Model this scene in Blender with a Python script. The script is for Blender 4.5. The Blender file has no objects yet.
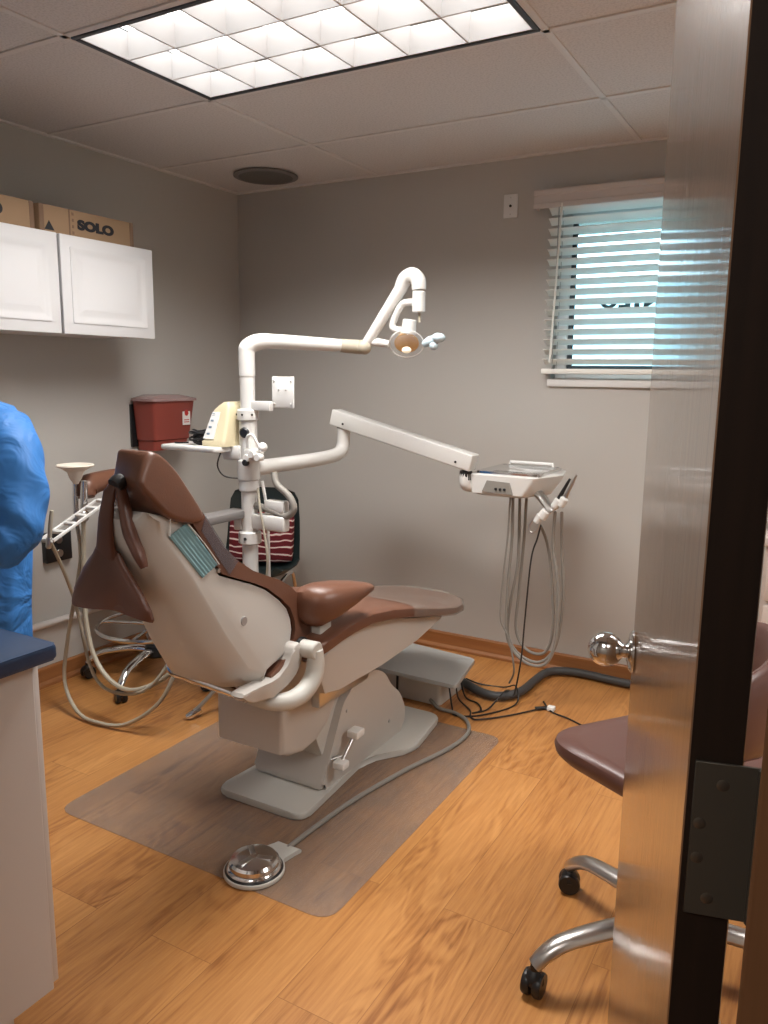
import bpy, bmesh, math, random
from mathutils import Vector, Matrix
random.seed(7)
PI = math.pi
V = Vector
SC = bpy.context.scene
COL = SC.collection

# ------------------------------------------------------------------ materials
MATS = {}
def mat(name, col, rough=.5, metal=0., spec=.5, coat=0., coat_r=.1, trans=0., alpha=1., emis=None, estr=0., sss=0.,
        bump=0., bscale=200., var=0., vscale=8., ior=1.45):
    m = bpy.data.materials.new(name); m.use_nodes = True
    nt = m.node_tree; b = nt.nodes['Principled BSDF']
    b.inputs['Base Color'].default_value = (*col, 1)
    b.inputs['Roughness'].default_value = rough
    b.inputs['Metallic'].default_value = metal
    b.inputs['Specular IOR Level'].default_value = spec
    b.inputs['Coat Weight'].default_value = coat
    b.inputs['Coat Roughness'].default_value = coat_r
    b.inputs['Transmission Weight'].default_value = trans
    b.inputs['Alpha'].default_value = alpha
    b.inputs['IOR'].default_value = ior
    if emis:
        b.inputs['Emission Color'].default_value = (*emis, 1); b.inputs['Emission Strength'].default_value = estr
    tc = nt.nodes.new('ShaderNodeTexCoord')
    if bump > 0:
        n = nt.nodes.new('ShaderNodeTexNoise'); n.inputs['Scale'].default_value = bscale; n.inputs['Detail'].default_value = 4
        bp = nt.nodes.new('ShaderNodeBump'); bp.inputs['Strength'].default_value = bump; bp.inputs['Distance'].default_value = .002
        nt.links.new(tc.outputs['Object'], n.inputs['Vector']); nt.links.new(n.outputs['Fac'], bp.inputs['Height'])
        nt.links.new(bp.outputs['Normal'], b.inputs['Normal'])
    if var > 0:
        n = nt.nodes.new('ShaderNodeTexNoise'); n.inputs['Scale'].default_value = vscale; n.inputs['Detail'].default_value = 5
        mx = nt.nodes.new('ShaderNodeMix'); mx.data_type = 'RGBA'
        mx.inputs['A'].default_value = (*[c*(1-var) for c in col], 1); mx.inputs['B'].default_value = (*[min(1, c*(1+var)) for c in col], 1)
        nt.links.new(tc.outputs['Object'], n.inputs['Vector']); nt.links.new(n.outputs['Fac'], mx.inputs['Factor'])
        nt.links.new(mx.outputs['Result'], b.inputs['Base Color'])
    MATS[name] = m
    return m

WALL = mat('wall_paint', (.50, .485, .455), .62, bump=.15, bscale=350, var=.02, vscale=2)
WHITEP = mat('white_cabinet_paint', (.72, .72, .73), .42)
ENAMEL = mat('cream_white_enamel', (.66, .655, .63), .28, coat=.3, coat_r=.15)
PLASTIC = mat('warm_grey_plastic', (.53, .505, .47), .38)
PLASTIC2 = mat('pale_grey_plastic', (.56, .55, .51), .42)
LEATHER = mat('brown_leather', (.150, .066, .040), .36, bump=.18, bscale=260, var=.12, vscale=6)
LEATHER_D = mat('dark_brown_leather', (.115, .047, .030), .4, bump=.18, bscale=260, var=.1, vscale=6)
CHROME = mat('polished_chrome', (.72, .72, .72), .12, 1.)
STEEL = mat('brushed_steel', (.55, .55, .54), .28, 1.)
BLACK = mat('black_plastic', (.012, .012, .013), .4)
DARKG = mat('dark_green_plastic_shell', (.02, .03, .03), .35)
GREYH = mat('grey_hose', (.24, .225, .20), .5)
BEIGEH = mat('beige_hose', (.42, .38, .30), .5)
CONDUIT = mat('dark_grey_conduit', (.055, .055, .055), .5, bump=.6, bscale=90)
CABLE = mat('black_cable', (.02, .017, .015), .5)
NAVY = mat('navy_laminate', (.016, .04, .095), .38, var=.15, vscale=150)
CREAMLAM = mat('cream_laminate', (.60, .56, .53), .45)
RED = mat('red_bin_plastic', (.27, .055, .04), .45)
REDCLR = mat('clear_red_lid', (.45, .30, .29), .2, alpha=.75)
LABELW = mat('white_label', (.8, .8, .78), .5)
LABELR = mat('red_print', (.5, .03, .03), .5)
CARD = mat('kraft_cardboard', (.36, .235, .14), .8, bump=.1, bscale=120, var=.06, vscale=10)
INK = mat('black_ink', (.02, .02, .025), .6)
TAPE = mat('brown_tape', (.23, .14, .09), .4)
CREAMP = mat('yellowed_cream_plastic', (.62, .55, .37), .4)
BTN = mat('blue_grey_button', (.2, .28, .36), .4)
BLIND = mat('white_blind_slat', (.86, .86, .81), .45)
TRIM = mat('white_trim', (.72, .72, .71), .45)
VALANCE = mat('pale_valance', (.62, .58, .56), .45)
ALLOY = mat('antique_bronze_hinge', (.075, .068, .055), .45, .5)
SCREW = mat('bronze_screw', (.13, .12, .10), .35, .8)
SKIN = mat('skin', (.55, .33, .24), .5)
HAIR = mat('dark_hair', (.03, .02, .015), .5, bump=.4, bscale=400)
TROUSER = mat('navy_cloth', (.03, .05, .10), .8)
SHOE = mat('white_shoe', (.6, .6, .6), .5)
GREYW = mat('grey_trim', (.36, .34, .33), .5)
GREYW2 = mat('light_grey_arm_paint', (.17, .16, .155), .4)
VENT = mat('grey_speaker_mesh', (.13, .125, .12), .6, bump=.8, bscale=900)
BROWNCHAIR = mat('brown_vinyl', (.115, .055, .045), .33, bump=.1, bscale=300)
CASTER = mat('dark_caster_tread', (.015, .015, .016), .35)
TEAL = mat('teal_carton', (.01, .13, .20), .5)
FIXFRAME = mat('dark_fixture_frame', (.05, .06, .075), .35)
FRAMEK = mat('window_gasket', (.05, .07, .08), .5)
BULBC = mat('amber_lamp_reflector', (.62, .34, .09), .3, 0.)
PLINTH = mat('beige_drawer_front', (.55, .47, .42), .5)

def link(m, a, b): m.node_tree.links.new(a, b)

def gown_material():
    m = mat('blue_gown_fabric', (.035, .18, .50), .62)
    nt = m.node_tree; b = nt.nodes['Principled BSDF']
    tc = nt.nodes.new('ShaderNodeTexCoord')
    n = nt.nodes.new('ShaderNodeTexNoise'); n.inputs['Scale'].default_value = 8; n.inputs['Detail'].default_value = 3; n.inputs['Distortion'].default_value = 1.2
    bp = nt.nodes.new('ShaderNodeBump'); bp.inputs['Strength'].default_value = .75; bp.inputs['Distance'].default_value = .03
    nt.links.new(tc.outputs['Object'], n.inputs['Vector']); nt.links.new(n.outputs['Fac'], bp.inputs['Height']); nt.links.new(bp.outputs['Normal'], b.inputs['Normal'])
    return m
GOWN = gown_material()

def floor_material():
    m = mat('oak_plank_floor', (.5, .25, .1), .33)
    nt = m.node_tree; b = nt.nodes['Principled BSDF']; L = nt.links
    tc = nt.nodes.new('ShaderNodeTexCoord')
    mp = nt.nodes.new('ShaderNodeMapping'); mp.inputs['Rotation'].default_value = (0, 0, PI/2)
    L.new(tc.outputs['Object'], mp.inputs['Vector'])
    br = nt.nodes.new('ShaderNodeTexBrick')
    br.inputs['Scale'].default_value = 1; br.inputs['Brick Width'].default_value = 1.22; br.inputs['Row Height'].default_value = .19
    br.inputs['Mortar Size'].default_value = .0009; br.inputs['Mortar Smooth'].default_value = .3; br.offset = .37
    br.inputs['Color1'].default_value = (0, 0, 0, 1); br.inputs['Color2'].default_value = (1, 1, 1, 1); br.inputs['Mortar'].default_value = (.5, .5, .5, 1)
    L.new(mp.outputs['Vector'], br.inputs['Vector'])
    # grain stretched along the boards, shifted per board
    sc = nt.nodes.new('ShaderNodeVectorMath'); sc.operation = 'MULTIPLY'; sc.inputs[1].default_value = (1.1, 5.0, 1)
    L.new(mp.outputs['Vector'], sc.inputs[0])
    ad = nt.nodes.new('ShaderNodeVectorMath'); ad.operation = 'ADD'
    cm = nt.nodes.new('ShaderNodeVectorMath'); cm.operation = 'MULTIPLY'; cm.inputs[1].default_value = (7.3, 3.1, 5.7)
    L.new(br.outputs['Color'], cm.inputs[0]); L.new(sc.outputs[0], ad.inputs[0]); L.new(cm.outputs[0], ad.inputs[1])
    n1 = nt.nodes.new('ShaderNodeTexNoise'); n1.inputs['Scale'].default_value = 1.15; n1.inputs['Detail'].default_value = 3; n1.inputs['Distortion'].default_value = 1.1
    L.new(ad.outputs[0], n1.inputs['Vector'])
    mu = nt.nodes.new('ShaderNodeMath'); mu.operation = 'MULTIPLY'; mu.inputs[1].default_value = 62; L.new(n1.outputs['Fac'], mu.inputs[0])
    sn = nt.nodes.new('ShaderNodeMath'); sn.operation = 'SINE'; L.new(mu.outputs[0], sn.inputs[0])
    n2 = nt.nodes.new('ShaderNodeTexNoise'); n2.inputs['Scale'].default_value = 9; n2.inputs['Detail'].default_value = 7; n2.inputs['Roughness'].default_value = .65
    sc2 = nt.nodes.new('ShaderNodeVectorMath'); sc2.operation = 'MULTIPLY'; sc2.inputs[1].default_value = (.55, 2.2, 1)
    L.new(ad.outputs[0], sc2.inputs[0]); L.new(sc2.outputs[0], n2.inputs['Vector'])
    a1 = nt.nodes.new('ShaderNodeMath'); a1.operation = 'MULTIPLY_ADD'; a1.inputs[1].default_value = .085
    msk = nt.nodes.new('ShaderNodeTexNoise'); msk.inputs['Scale'].default_value = .9; msk.inputs['Detail'].default_value = 1; L.new(ad.outputs[0], msk.inputs['Vector'])
    mr = nt.nodes.new('ShaderNodeMapRange'); mr.inputs['From Min'].default_value = .46; mr.inputs['From Max'].default_value = .62; mr.inputs['To Min'].default_value = .12; L.new(msk.outputs['Fac'], mr.inputs['Value'])
    mm = nt.nodes.new('ShaderNodeMath'); mm.operation = 'MULTIPLY'; L.new(sn.outputs[0], mm.inputs[0]); L.new(mr.outputs['Result'], mm.inputs[1])
    n2m = nt.nodes.new('ShaderNodeMath'); n2m.operation = 'MULTIPLY_ADD'; n2m.inputs[1].default_value = .62; n2m.inputs[2].default_value = .19; L.new(n2.outputs['Fac'], n2m.inputs[0])
    L.new(mm.outputs[0], a1.inputs[0]); L.new(n2m.outputs[0], a1.inputs[2])
    n3 = nt.nodes.new('ShaderNodeTexNoise'); n3.inputs['Scale'].default_value = .8; n3.inputs['Detail'].default_value = 3; L.new(ad.outputs[0], n3.inputs['Vector'])
    a2 = nt.nodes.new('ShaderNodeMath'); a2.operation = 'MULTIPLY_ADD'; a2.inputs[1].default_value = .52; L.new(n3.outputs['Fac'], a2.inputs[0]); L.new(a1.outputs[0], a2.inputs[2])
    cr = nt.nodes.new('ShaderNodeValToRGB'); e = cr.color_ramp.elements
    e[0].position = .44; e[0].color = (.125, .042, .011, 1); e[1].position = .95; e[1].color = (.56, .27, .088, 1)
    x = cr.color_ramp.elements.new(.60); x.color = (.30, .115, .032, 1); x = cr.color_ramp.elements.new(.74); x.color = (.44, .195, .058, 1)
    L.new(a2.outputs[0], cr.inputs['Fac'])
    mx = nt.nodes.new('ShaderNodeMix'); mx.data_type = 'RGBA'; mx.blend_type = 'MULTIPLY'
    sf = nt.nodes.new('ShaderNodeMath'); sf.operation = 'MULTIPLY'; sf.inputs[1].default_value = .55
    L.new(br.outputs['Fac'], sf.inputs[0]); L.new(sf.outputs[0], mx.inputs['Factor'])
    L.new(cr.outputs['Color'], mx.inputs['A']); mx.inputs['B'].default_value = (.25, .16, .1, 1)
    L.new(mx.outputs['Result'], b.inputs['Base Color'])
    bp = nt.nodes.new('ShaderNodeBump'); bp.inputs['Strength'].default_value = .08; bp.inputs['Distance'].default_value = .002
    L.new(n2.outputs['Fac'], bp.inputs['Height']); L.new(bp.outputs['Normal'], b.inputs['Normal'])
    b.inputs['Roughness'].default_value = .34
    return m
FLOOR = floor_material()

def grain_material(name, c0, c1, rough, axis, scale=30, coat=0., coat_r=.1, spec=.5, bump=.1):
    """wood with the grain along one axis (0 x, 1 y, 2 z)"""
    m = mat(name, c0, rough, spec=spec, coat=coat, coat_r=coat_r)
    nt = m.node_tree; b = nt.nodes['Principled BSDF']; L = nt.links
    tc = nt.nodes.new('ShaderNodeTexCoord'); mp = nt.nodes.new('ShaderNodeMapping')
    s = [scale, scale, scale]; s[axis] = scale*.04; mp.inputs['Scale'].default_value = s
    n = nt.nodes.new('ShaderNodeTexNoise'); n.inputs['Scale'].default_value = 1; n.inputs['Detail'].default_value = 6; n.inputs['Roughness'].default_value = .65
    cr = nt.nodes.new('ShaderNodeValToRGB'); cr.color_ramp.elements[0].position = .3; cr.color_ramp.elements[1].position = .7
    cr.color_ramp.elements[0].color = (*c0, 1); cr.color_ramp.elements[1].color = (*c1, 1)
    bp = nt.nodes.new('ShaderNodeBump'); bp.inputs['Strength'].default_value = bump; bp.inputs['Distance'].default_value = .001
    L.new(tc.outputs['Object'], mp.inputs['Vector']); L.new(mp.outputs['Vector'], n.inputs['Vector']); L.new(n.outputs['Fac'], cr.inputs['Fac'])
    L.new(cr.outputs['Color'], b.inputs['Base Color']); L.new(n.outputs['Fac'], bp.inputs['Height']); L.new(bp.outputs['Normal'], b.inputs['Normal'])
    return m
def door_coat(m):
    """fine vertical brushing of the varnish"""
    nt = m.node_tree; b = nt.nodes['Principled BSDF']
    tc = nt.nodes.new('ShaderNodeTexCoord'); mp = nt.nodes.new('ShaderNodeMapping'); mp.inputs['Scale'].default_value = (260, 260, 2.5)
    n = nt.nodes.new('ShaderNodeTexNoise'); n.inputs['Scale'].default_value = 1; n.inputs['Detail'].default_value = 3
    bp = nt.nodes.new('ShaderNodeBump'); bp.inputs['Strength'].default_value = .35; bp.inputs['Distance'].default_value = .0006
    nt.links.new(tc.outputs['Object'], mp.inputs['Vector']); nt.links.new(mp.outputs['Vector'], n.inputs['Vector'])
    nt.links.new(n.outputs['Fac'], bp.inputs['Height']); nt.links.new(bp.outputs['Normal'], b.inputs['Coat Normal'])
DOORW = grain_material('varnished_door_veneer', (.13, .07, .038), (.22, .125, .07), .30, 2, 90, coat=.8, coat_r=.06, bump=.2)
door_coat(DOORW)
DOOREDGE = grain_material('dark_door_edge', (.012, .008, .006), (.022, .013, .009), .5, 2, 40, spec=.2)
JAMBW = grain_material('jamb_wood', (.09, .04, .015), (.14, .065, .03), .45, 2, 40)
OAKX = grain_material('oak_baseboard_along_x', (.27, .105, .035), (.38, .165, .06), .4, 0, 40)
OAKY = grain_material('oak_baseboard_along_y', (.27, .105, .035), (.38, .165, .06), .4, 1, 40)

def ceiling_material():
    m = mat('mineral_ceiling_tile', (.50, .475, .46), .9)
    nt = m.node_tree; b = nt.nodes['Principled BSDF']; L = nt.links
    tc = nt.nodes.new('ShaderNodeTexCoord'); n = nt.nodes.new('ShaderNodeTexNoise'); n.inputs['Scale'].default_value = 140; n.inputs['Detail'].default_value = 3
    cr = nt.nodes.new('ShaderNodeValToRGB'); cr.color_ramp.elements[0].position = .35; cr.color_ramp.elements[1].position = .55
    cr.color_ramp.elements[0].color = (.60, .575, .56, 1); cr.color_ramp.elements[1].color = (.70, .675, .66, 1)
    L.new(tc.outputs['Object'], n.inputs['Vector']); L.new(n.outputs['Fac'], cr.inputs['Fac']); L.new(cr.outputs['Color'], b.inputs['Base Color'])
    bp = nt.nodes.new('ShaderNodeBump'); bp.inputs['Strength'].default_value = .25; bp.inputs['Distance'].default_value = .002
    L.new(n.outputs['Fac'], bp.inputs['Height']); L.new(bp.outputs['Normal'], b.inputs['Normal'])
    return m
CEIL = ceiling_material()
TBAR = mat('ceiling_grid_bar', (.72, .695, .675), .6)

def striped_cushion():
    m = mat('red_striped_cloth', (.3, .02, .02), .9)
    nt = m.node_tree; b = nt.nodes['Principled BSDF']; L = nt.links
    tc = nt.nodes.new('ShaderNodeTexCoord'); w = nt.nodes.new('ShaderNodeTexWave'); w.bands_direction = 'Z'
    w.inputs['Scale'].default_value = 10; w.inputs['Distortion'].default_value = 4; w.inputs['Detail'].default_value = 2
    cr = nt.nodes.new('ShaderNodeValToRGB'); cr.color_ramp.interpolation = 'CONSTANT'
    cr.color_ramp.elements[0].color = (.12, .008, .012, 1); cr.color_ramp.elements[1].position = .8; cr.color_ramp.elements[1].color = (.7, .6, .55, 1)
    cr.color_ramp.elements[1].position = .9; x = cr.color_ramp.elements.new(.3); x.color = (.03, .006, .01, 1); x = cr.color_ramp.elements.new(.5); x.color = (.20, .012, .02, 1)
    L.new(tc.outputs['Object'], w.inputs['Vector']); L.new(w.outputs['Fac'], cr.inputs['Fac']); L.new(cr.outputs['Color'], b.inputs['Base Color'])
    return m
STRIPE = striped_cushion()

def translucent(name, col, rough, opac, tint=(1, 1, 1)):
    m = bpy.data.materials.new(name); m.use_nodes = True; nt = m.node_tree; L = nt.links
    b = nt.nodes['Principled BSDF']; out = nt.nodes['Material Output']
    b.inputs['Base Color'].default_value = (*col, 1); b.inputs['Roughness'].default_value = rough
    t = nt.nodes.new('ShaderNodeBsdfTransparent'); t.inputs['Color'].default_value = (*tint, 1)
    mx = nt.nodes.new('ShaderNodeMixShader')
    n = nt.nodes.new('ShaderNodeTexNoise'); n.inputs['Scale'].default_value = 5; n.inputs['Detail'].default_value = 6
    tc = nt.nodes.new('ShaderNodeTexCoord'); L.new(tc.outputs['Object'], n.inputs['Vector'])
    mr = nt.nodes.new('ShaderNodeMapRange'); mr.inputs['From Min'].default_value = .3; mr.inputs['From Max'].default_value = .7
    mr.inputs['To Min'].default_value = opac*.8; mr.inputs['To Max'].default_value = opac*1.2
    L.new(n.outputs['Fac'], mr.inputs['Value']); L.new(mr.outputs['Result'], mx.inputs['Fac'])
    L.new(t.outputs[0], mx.inputs[1]); L.new(b.outputs[0], mx.inputs[2]); L.new(mx.outputs[0], out.inputs['Surface'])
    return m
MATPL = translucent('frosted_floor_mat_plastic', (.30, .275, .255), .30, .25)
CLEARPL = translucent('clear_cover_plastic', (.36, .33, .29), .25, .30)
BLUEPL = translucent('smoky_barrier_film', (.12, .13, .16), .2, .3)
SHIELD = translucent('clear_lamp_shield', (.8, .8, .78), .08, .10)
GLASS = translucent('window_glass', (.5, .7, .75), .05, .06, (.85, .97, 1.))
MASK = mat('pale_teal_mask_fabric', (.20, .36, .40), .8)

def emit_mat(name, col, s, noise=None):
    m = bpy.data.materials.new(name); m.use_nodes = True; nt = m.node_tree
    b = nt.nodes['Principled BSDF']; b.inputs['Base Color'].default_value = (.8, .8, .8, 1)
    b.inputs['Emission Color'].default_value = (*col, 1); b.inputs['Emission Strength'].default_value = s
    return m
LAMPE = emit_mat('fluorescent_diffuser', (1., .97, .94), 2.6)
LOUVER = mat('white_louver', (.80, .80, .80), .3)

# ------------------------------------------------------------------ mesh helpers
class MB:
    def __init__(s): s.bm = bmesh.new()
    def box(s, x0, x1, y0, y1, z0, z1, bev=0, seg=2, M=None):
        t = bmesh.new(); bmesh.ops.create_cube(t, size=1)
        for v in t.verts:
            v.co = V(((x0+x1)/2+v.co.x*(x1-x0), (y0+y1)/2+v.co.y*(y1-y0), (z0+z1)/2+v.co.z*(z1-z0)))
        if bev: bmesh.ops.bevel(t, geom=t.edges[:], offset=bev, segments=seg, profile=.5, affect='EDGES')
        return s._add(t, M)
    def _add(s, t, M=None):
        if M is not None: bmesh.ops.transform(t, matrix=M, verts=t.verts[:])
        bmesh.ops.recalc_face_normals(t, faces=t.faces[:])
        me = bpy.data.meshes.new('tmp'); t.to_mesh(me); s.bm.from_mesh(me); bpy.data.meshes.remove(me); t.free()
        return s
    def prism(s, pts, axis, a, b, bev=0, seg=3, smooth_n=0, M=None):
        """polygon pts (2-D) extruded along axis 'x','y','z' from a to b"""
        if smooth_n: pts = chaikin(pts, smooth_n)
        def P(p, t):
            return {'x': V((t, p[0], p[1])), 'y': V((p[0], t, p[1])), 'z': V((p[0], p[1], t))}[axis]
        t = bmesh.new()
        r0 = [t.verts.new(P(p, a)) for p in pts]; r1 = [t.verts.new(P(p, b)) for p in pts]
        n = len(pts); f0 = t.faces.new(r0); f1 = t.faces.new(list(reversed(r1)))
        for i in range(n): t.faces.new((r0[i], r0[(i+1) % n], r1[(i+1) % n], r1[i]))
        if bev:
            es = list(f0.edges)+list(f1.edges)
            bmesh.ops.bevel(t, geom=es, offset=bev, segments=seg, profile=.5, affect='EDGES')
        return s._add(t, M)
    def loft(s, rings, cap=True, M=None):
        t = bmesh.new(); R = [[t.verts.new(V(p)) for p in r] for r in rings]; n = len(R[0])
        for a, b in zip(R[:-1], R[1:]):
            for i in range(n): t.faces.new((a[i], a[(i+1) % n], b[(i+1) % n], b[i]))
        if cap: t.faces.new(R[0]); t.faces.new(list(reversed(R[-1])))
        return s._add(t, M)
    def tube(s, pts, r, seg=10, smooth=4, flat=1., M=None, closed=False):
        pts = [V(p) for p in pts]
        rad = r if isinstance(r, (list, tuple)) else [r]*len(pts)
        if smooth and len(pts) > 2: pts, rad = catmull(pts, rad, smooth)
        rings = []; up = None
        for i, p in enumerate(pts):
            d = (pts[min(i+1, len(pts)-1)]-pts[max(i-1, 0)]).normalized()
            if up is None:
                up = V((0, 0, 1)) if abs(d.z) < .9 else V((1, 0, 0))
            u = (up-d*up.dot(d)).normalized(); w = d.cross(u); up = u
            rings.append([p+(u*math.cos(a)*flat+w*math.sin(a))*rad[i] for a in [2*PI*k/seg for k in range(seg)]])
        return s.loft(rings, True, M)
    def lathe(s, prof, o=(0, 0, 0), axis=(0, 0, 1), seg=24, M=None):
        """prof: list of (r, h) along the axis"""
        a = V(axis).normalized(); u = a.orthogonal().normalized(); w = a.cross(u); o = V(o)
        rings = [[o+a*h+(u*math.cos(2*PI*k/seg)+w*math.sin(2*PI*k/seg))*max(r, .0004) for k in range(seg)] for r, h in prof]
        return s.loft(rings, True, M)
    def cyl(s, p0, p1, r0, r1=None, seg=20):
        p0 = V(p0); p1 = V(p1); r1 = r0 if r1 is None else r1; L = (p1-p0).length; e = min(r0, r1, L)*.12
        return s.lathe([(r0-e, 0), (r0, e), (r1, L-e), (r1-e, L)], p0, p1-p0, seg)
    def ball(s, o, r, sc=(1, 1, 1), seg=20):
        t = bmesh.new(); bmesh.ops.create_uvsphere(t, u_segments=seg, v_segments=seg//2+2, radius=r)
        for v in t.verts: v.co = V((v.co.x*sc[0], v.co.y*sc[1], v.co.z*sc[2]))+V(o)
        return s._add(t)
    def build(s, name, m, parent=None, loc=None, angle=38, mods=None):
        bm = s.bm
        bmesh.ops.remove_doubles(bm, verts=bm.verts[:], dist=1e-5)
        for f in bm.faces: f.smooth = True
        for e in bm.edges:
            if len(e.link_faces) == 2 and e.calc_face_angle(0) > math.radians(angle): e.smooth = False
        if parent is not None: o0 = world_loc(parent)
        elif loc is not None: o0 = V(loc)
        else:
            xs = [v.co for v in bm.verts]
            o0 = V(((min(p.x for p in xs)+max(p.x for p in xs))/2, (min(p.y for p in xs)+max(p.y for p in xs))/2, min(p.z for p in xs)))
        for v in bm.verts: v.co -= o0
        me = bpy.data.meshes.new(name); bm.to_mesh(me); bm.free(); me.materials.append(m)
        o = bpy.data.objects.new(name, me); COL.objects.link(o)
        if parent is not None: o.parent = parent
        else: o.location = o0
        return o
def world_loc(o):
    l = V(o.location)
    while o.parent: o = o.parent; l = l+V(o.location)
    return l
def chaikin(p, n):
    for _ in range(n):
        q = []
        for i in range(len(p)):
            a = p[i]; b = p[(i+1) % len(p)]
            q.append((a[0]*.75+b[0]*.25, a[1]*.75+b[1]*.25)); q.append((a[0]*.25+b[0]*.75, a[1]*.25+b[1]*.75))
        p = q
    return p
def catmull(P, R, n):
    out = []; ro = []
    for i in range(len(P)-1):
        p0 = P[max(i-1, 0)]; p1 = P[i]; p2 = P[i+1]; p3 = P[min(i+2, len(P)-1)]
        for k in range(n):
            t = k/n
            out.append(.5*((2*p1)+(p2-p0)*t+(2*p0-5*p1+4*p2-p3)*t*t+(3*p1-p0-3*p2+p3)*t**3)); ro.append(R[i]*(1-t)+R[i+1]*t)
    out.append(P[-1]); ro.append(R[-1])
    return out, ro
def rrect(x0, x1, y0, y1, r, n=5):
    c = [(x1-r, y1-r, 0), (x0+r, y1-r, 90), (x0+r, y0+r, 180), (x1-r, y0+r, 270)]
    return [(cx+r*math.cos(math.radians(a+90*k/n)), cy+r*math.sin(math.radians(a+90*k/n))) for cx, cy, a in c for k in range(n+1)]
def ring_se(cx, w, zb, zt, n=28, e=4):
    """superellipse in x-z"""
    out = []; zc = (zb+zt)/2; h = (zt-zb)/2
    for k in range(n):
        a = 2*PI*k/n; c = math.cos(a); s_ = math.sin(a)
        out.append((cx+w*math.copysign(abs(c)**(2/e), c), zc+h*math.copysign(abs(s_)**(2/e), s_)))
    return out
def thing(name, label, cat, loc, group=None):
    o = bpy.data.objects.new(name, None); COL.objects.link(o); o.location = loc; o.empty_display_size = .05
    return tag(o, label, cat, group)
def tag(o, label, cat, group=None, kind=None):
    if label: o['label'] = label
    if cat: o['category'] = cat
    if group: o['group'] = group
    if kind: o['kind'] = kind
    return o
def struct(o): o['kind'] = 'structure'; return o
def copy_tree(o, parent=None):
    c = o.copy(); COL.objects.link(c)
    if parent is not None: c.parent = parent
    for ch in list(o.children): copy_tree(ch, c)
    return c

# ------------------------------------------------------------------ room
XL, XR, YB, YF, H = -2.892, 2.25, 3.466, .55, 2.289
WX0, WX1, WZ0, WZ1 = -1.125, -.28, 1.335, 2.085
def floor_etc():
    struct(MB().box(XL-.1, XR+.1, -1.6, YB+.12, -.06, 0).build('floor', FLOOR, loc=(0, 0, 0)))
    struct(MB().box(XL-.12, XL, -.1, YB+.12, 0, H+.12).build('wall_left', WALL, loc=(0, 0, 0)))
    struct(MB().box(XR, XR+.12, -1.6, YB+.12, 0, H+.12).build('wall_right', WALL, loc=(0, 0, 0)))
    b = MB(); y0, y1 = YB, YB+.12
    b.box(XL, WX0, y0, y1, 0, H+.12); b.box(WX1, XR, y0, y1, 0, H+.12); b.box(WX0, WX1, y0, y1, 0, WZ0); b.box(WX0, WX1, y0, y1, WZ1, H+.12)
    struct(b.build('wall_back', WALL, loc=(0, 0, 0)))
    b = MB(); b.box(XL, -.99, YF-.12, YF, 0, H+.12); b.box(.03, XR, YF-.12, YF, 0, H+.12); b.box(-.99, .03, YF-.12, YF, 2.06, H+.12)
    struct(b.build('wall_front', WALL, loc=(0, 0, 0)))
    # hallway behind the doorway
    struct(MB().box(-1.9, XR+.12, -1.7, -1.6, 0, H+.12).build('wall_hall', WALL, loc=(0, 0, 0)))
    struct(MB().box(-2.0, -1.9, -1.7, YF-.12, 0, H+.12).build('wall_hall_left', WALL, loc=(0, 0, 0)))
    struct(MB().box(-2.0, XR+.1, -1.7, YF-.12, H, H+.12).build('ceiling_hall', CEIL, loc=(0, 0, 0)))
floor_etc()

GX, GY, S = -2.018, 1.672, .6096
LX0, LX1, LY0, LY1 = GX+.012, GX+2*S-.012, GY+.012, GY+S-.012
SX2 = 4*S
def ceiling():
    b = MB(); zt = H+.004
    b.box(XL, LX0, YF-.1, YB, zt, H+.12); b.box(LX1, LX0+SX2, YF-.1, YB, zt, H+.12); b.box(LX1+SX2, XR, YF-.1, YB, zt, H+.12)
    for q in (0, SX2): b.box(LX0+q, LX1+q, YF-.1, LY0, zt, H+.12); b.box(LX0+q, LX1+q, LY1, YB, zt, H+.12)
    c = struct(b.build('ceiling', CEIL, loc=(0, 0, 0)))
    g = MB(); w = .011
    for k in range(-1, 5):
        x = GX+k*2*S
        if XL < x < XR:
            g.box(x-w, x+w, YF, YB, H-.001, H+.006, .0015, 1)
    for k in range(-2, 4):
        y = GY+k*S
        if YF < y < YB:
            g.box(XL, XR, y-w, y+w, H-.001, H+.006, .0015, 1)
    g.box(XL, XR, YB-.02, YB, H-.004, H+.006, .001, 1); g.box(XL, XL+.02, YF, YB, H-.004, H+.006, .001, 1)
    o = g.build('ceiling_grid', TBAR, c)
ceiling()

# baseboards
def baseboards():
    prof = [(0, 0), (.028, 0), (.028, .012), (.016, .024), (.016, .078), (.010, .084), (0, .084)]
    b = MB(); b.prism([(YB-p[0], p[1]) for p in prof], 'x', XL, XR); struct(b.build('baseboard_back', OAKX, loc=(0, 0, 0)))
    b = MB(); b.prism([(XL+p[0], p[1]) for p in prof], 'y', YF, YB-.03); struct(b.build('baseboard_left', OAKY, loc=(0, 0, 0)))
    b = MB(); b.prism([(XR-p[0], p[1]) for p in prof], 'y', YF, YB-.03); struct(b.build('baseboard_right', OAKY, loc=(0, 0, 0)))
baseboards()

# grey rail running low on the left wall into the corner, and the pipe
p = thing('wall_pipe', 'cream painted pipe running low along the left wall behind the stool', 'pipe', (XL+.022, 2.3, .26))
MB().tube([(XL+.022, 1.2, .27), (XL+.022, 2.72, .282)], .015, 12, 0).build('tube', CREAMLAM, p)
for y in (1.6, 2.3): MB().box(XL, XL+.036, y-.008, y+.008, .258, .30, .002).build('clip', STEEL, p)

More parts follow.
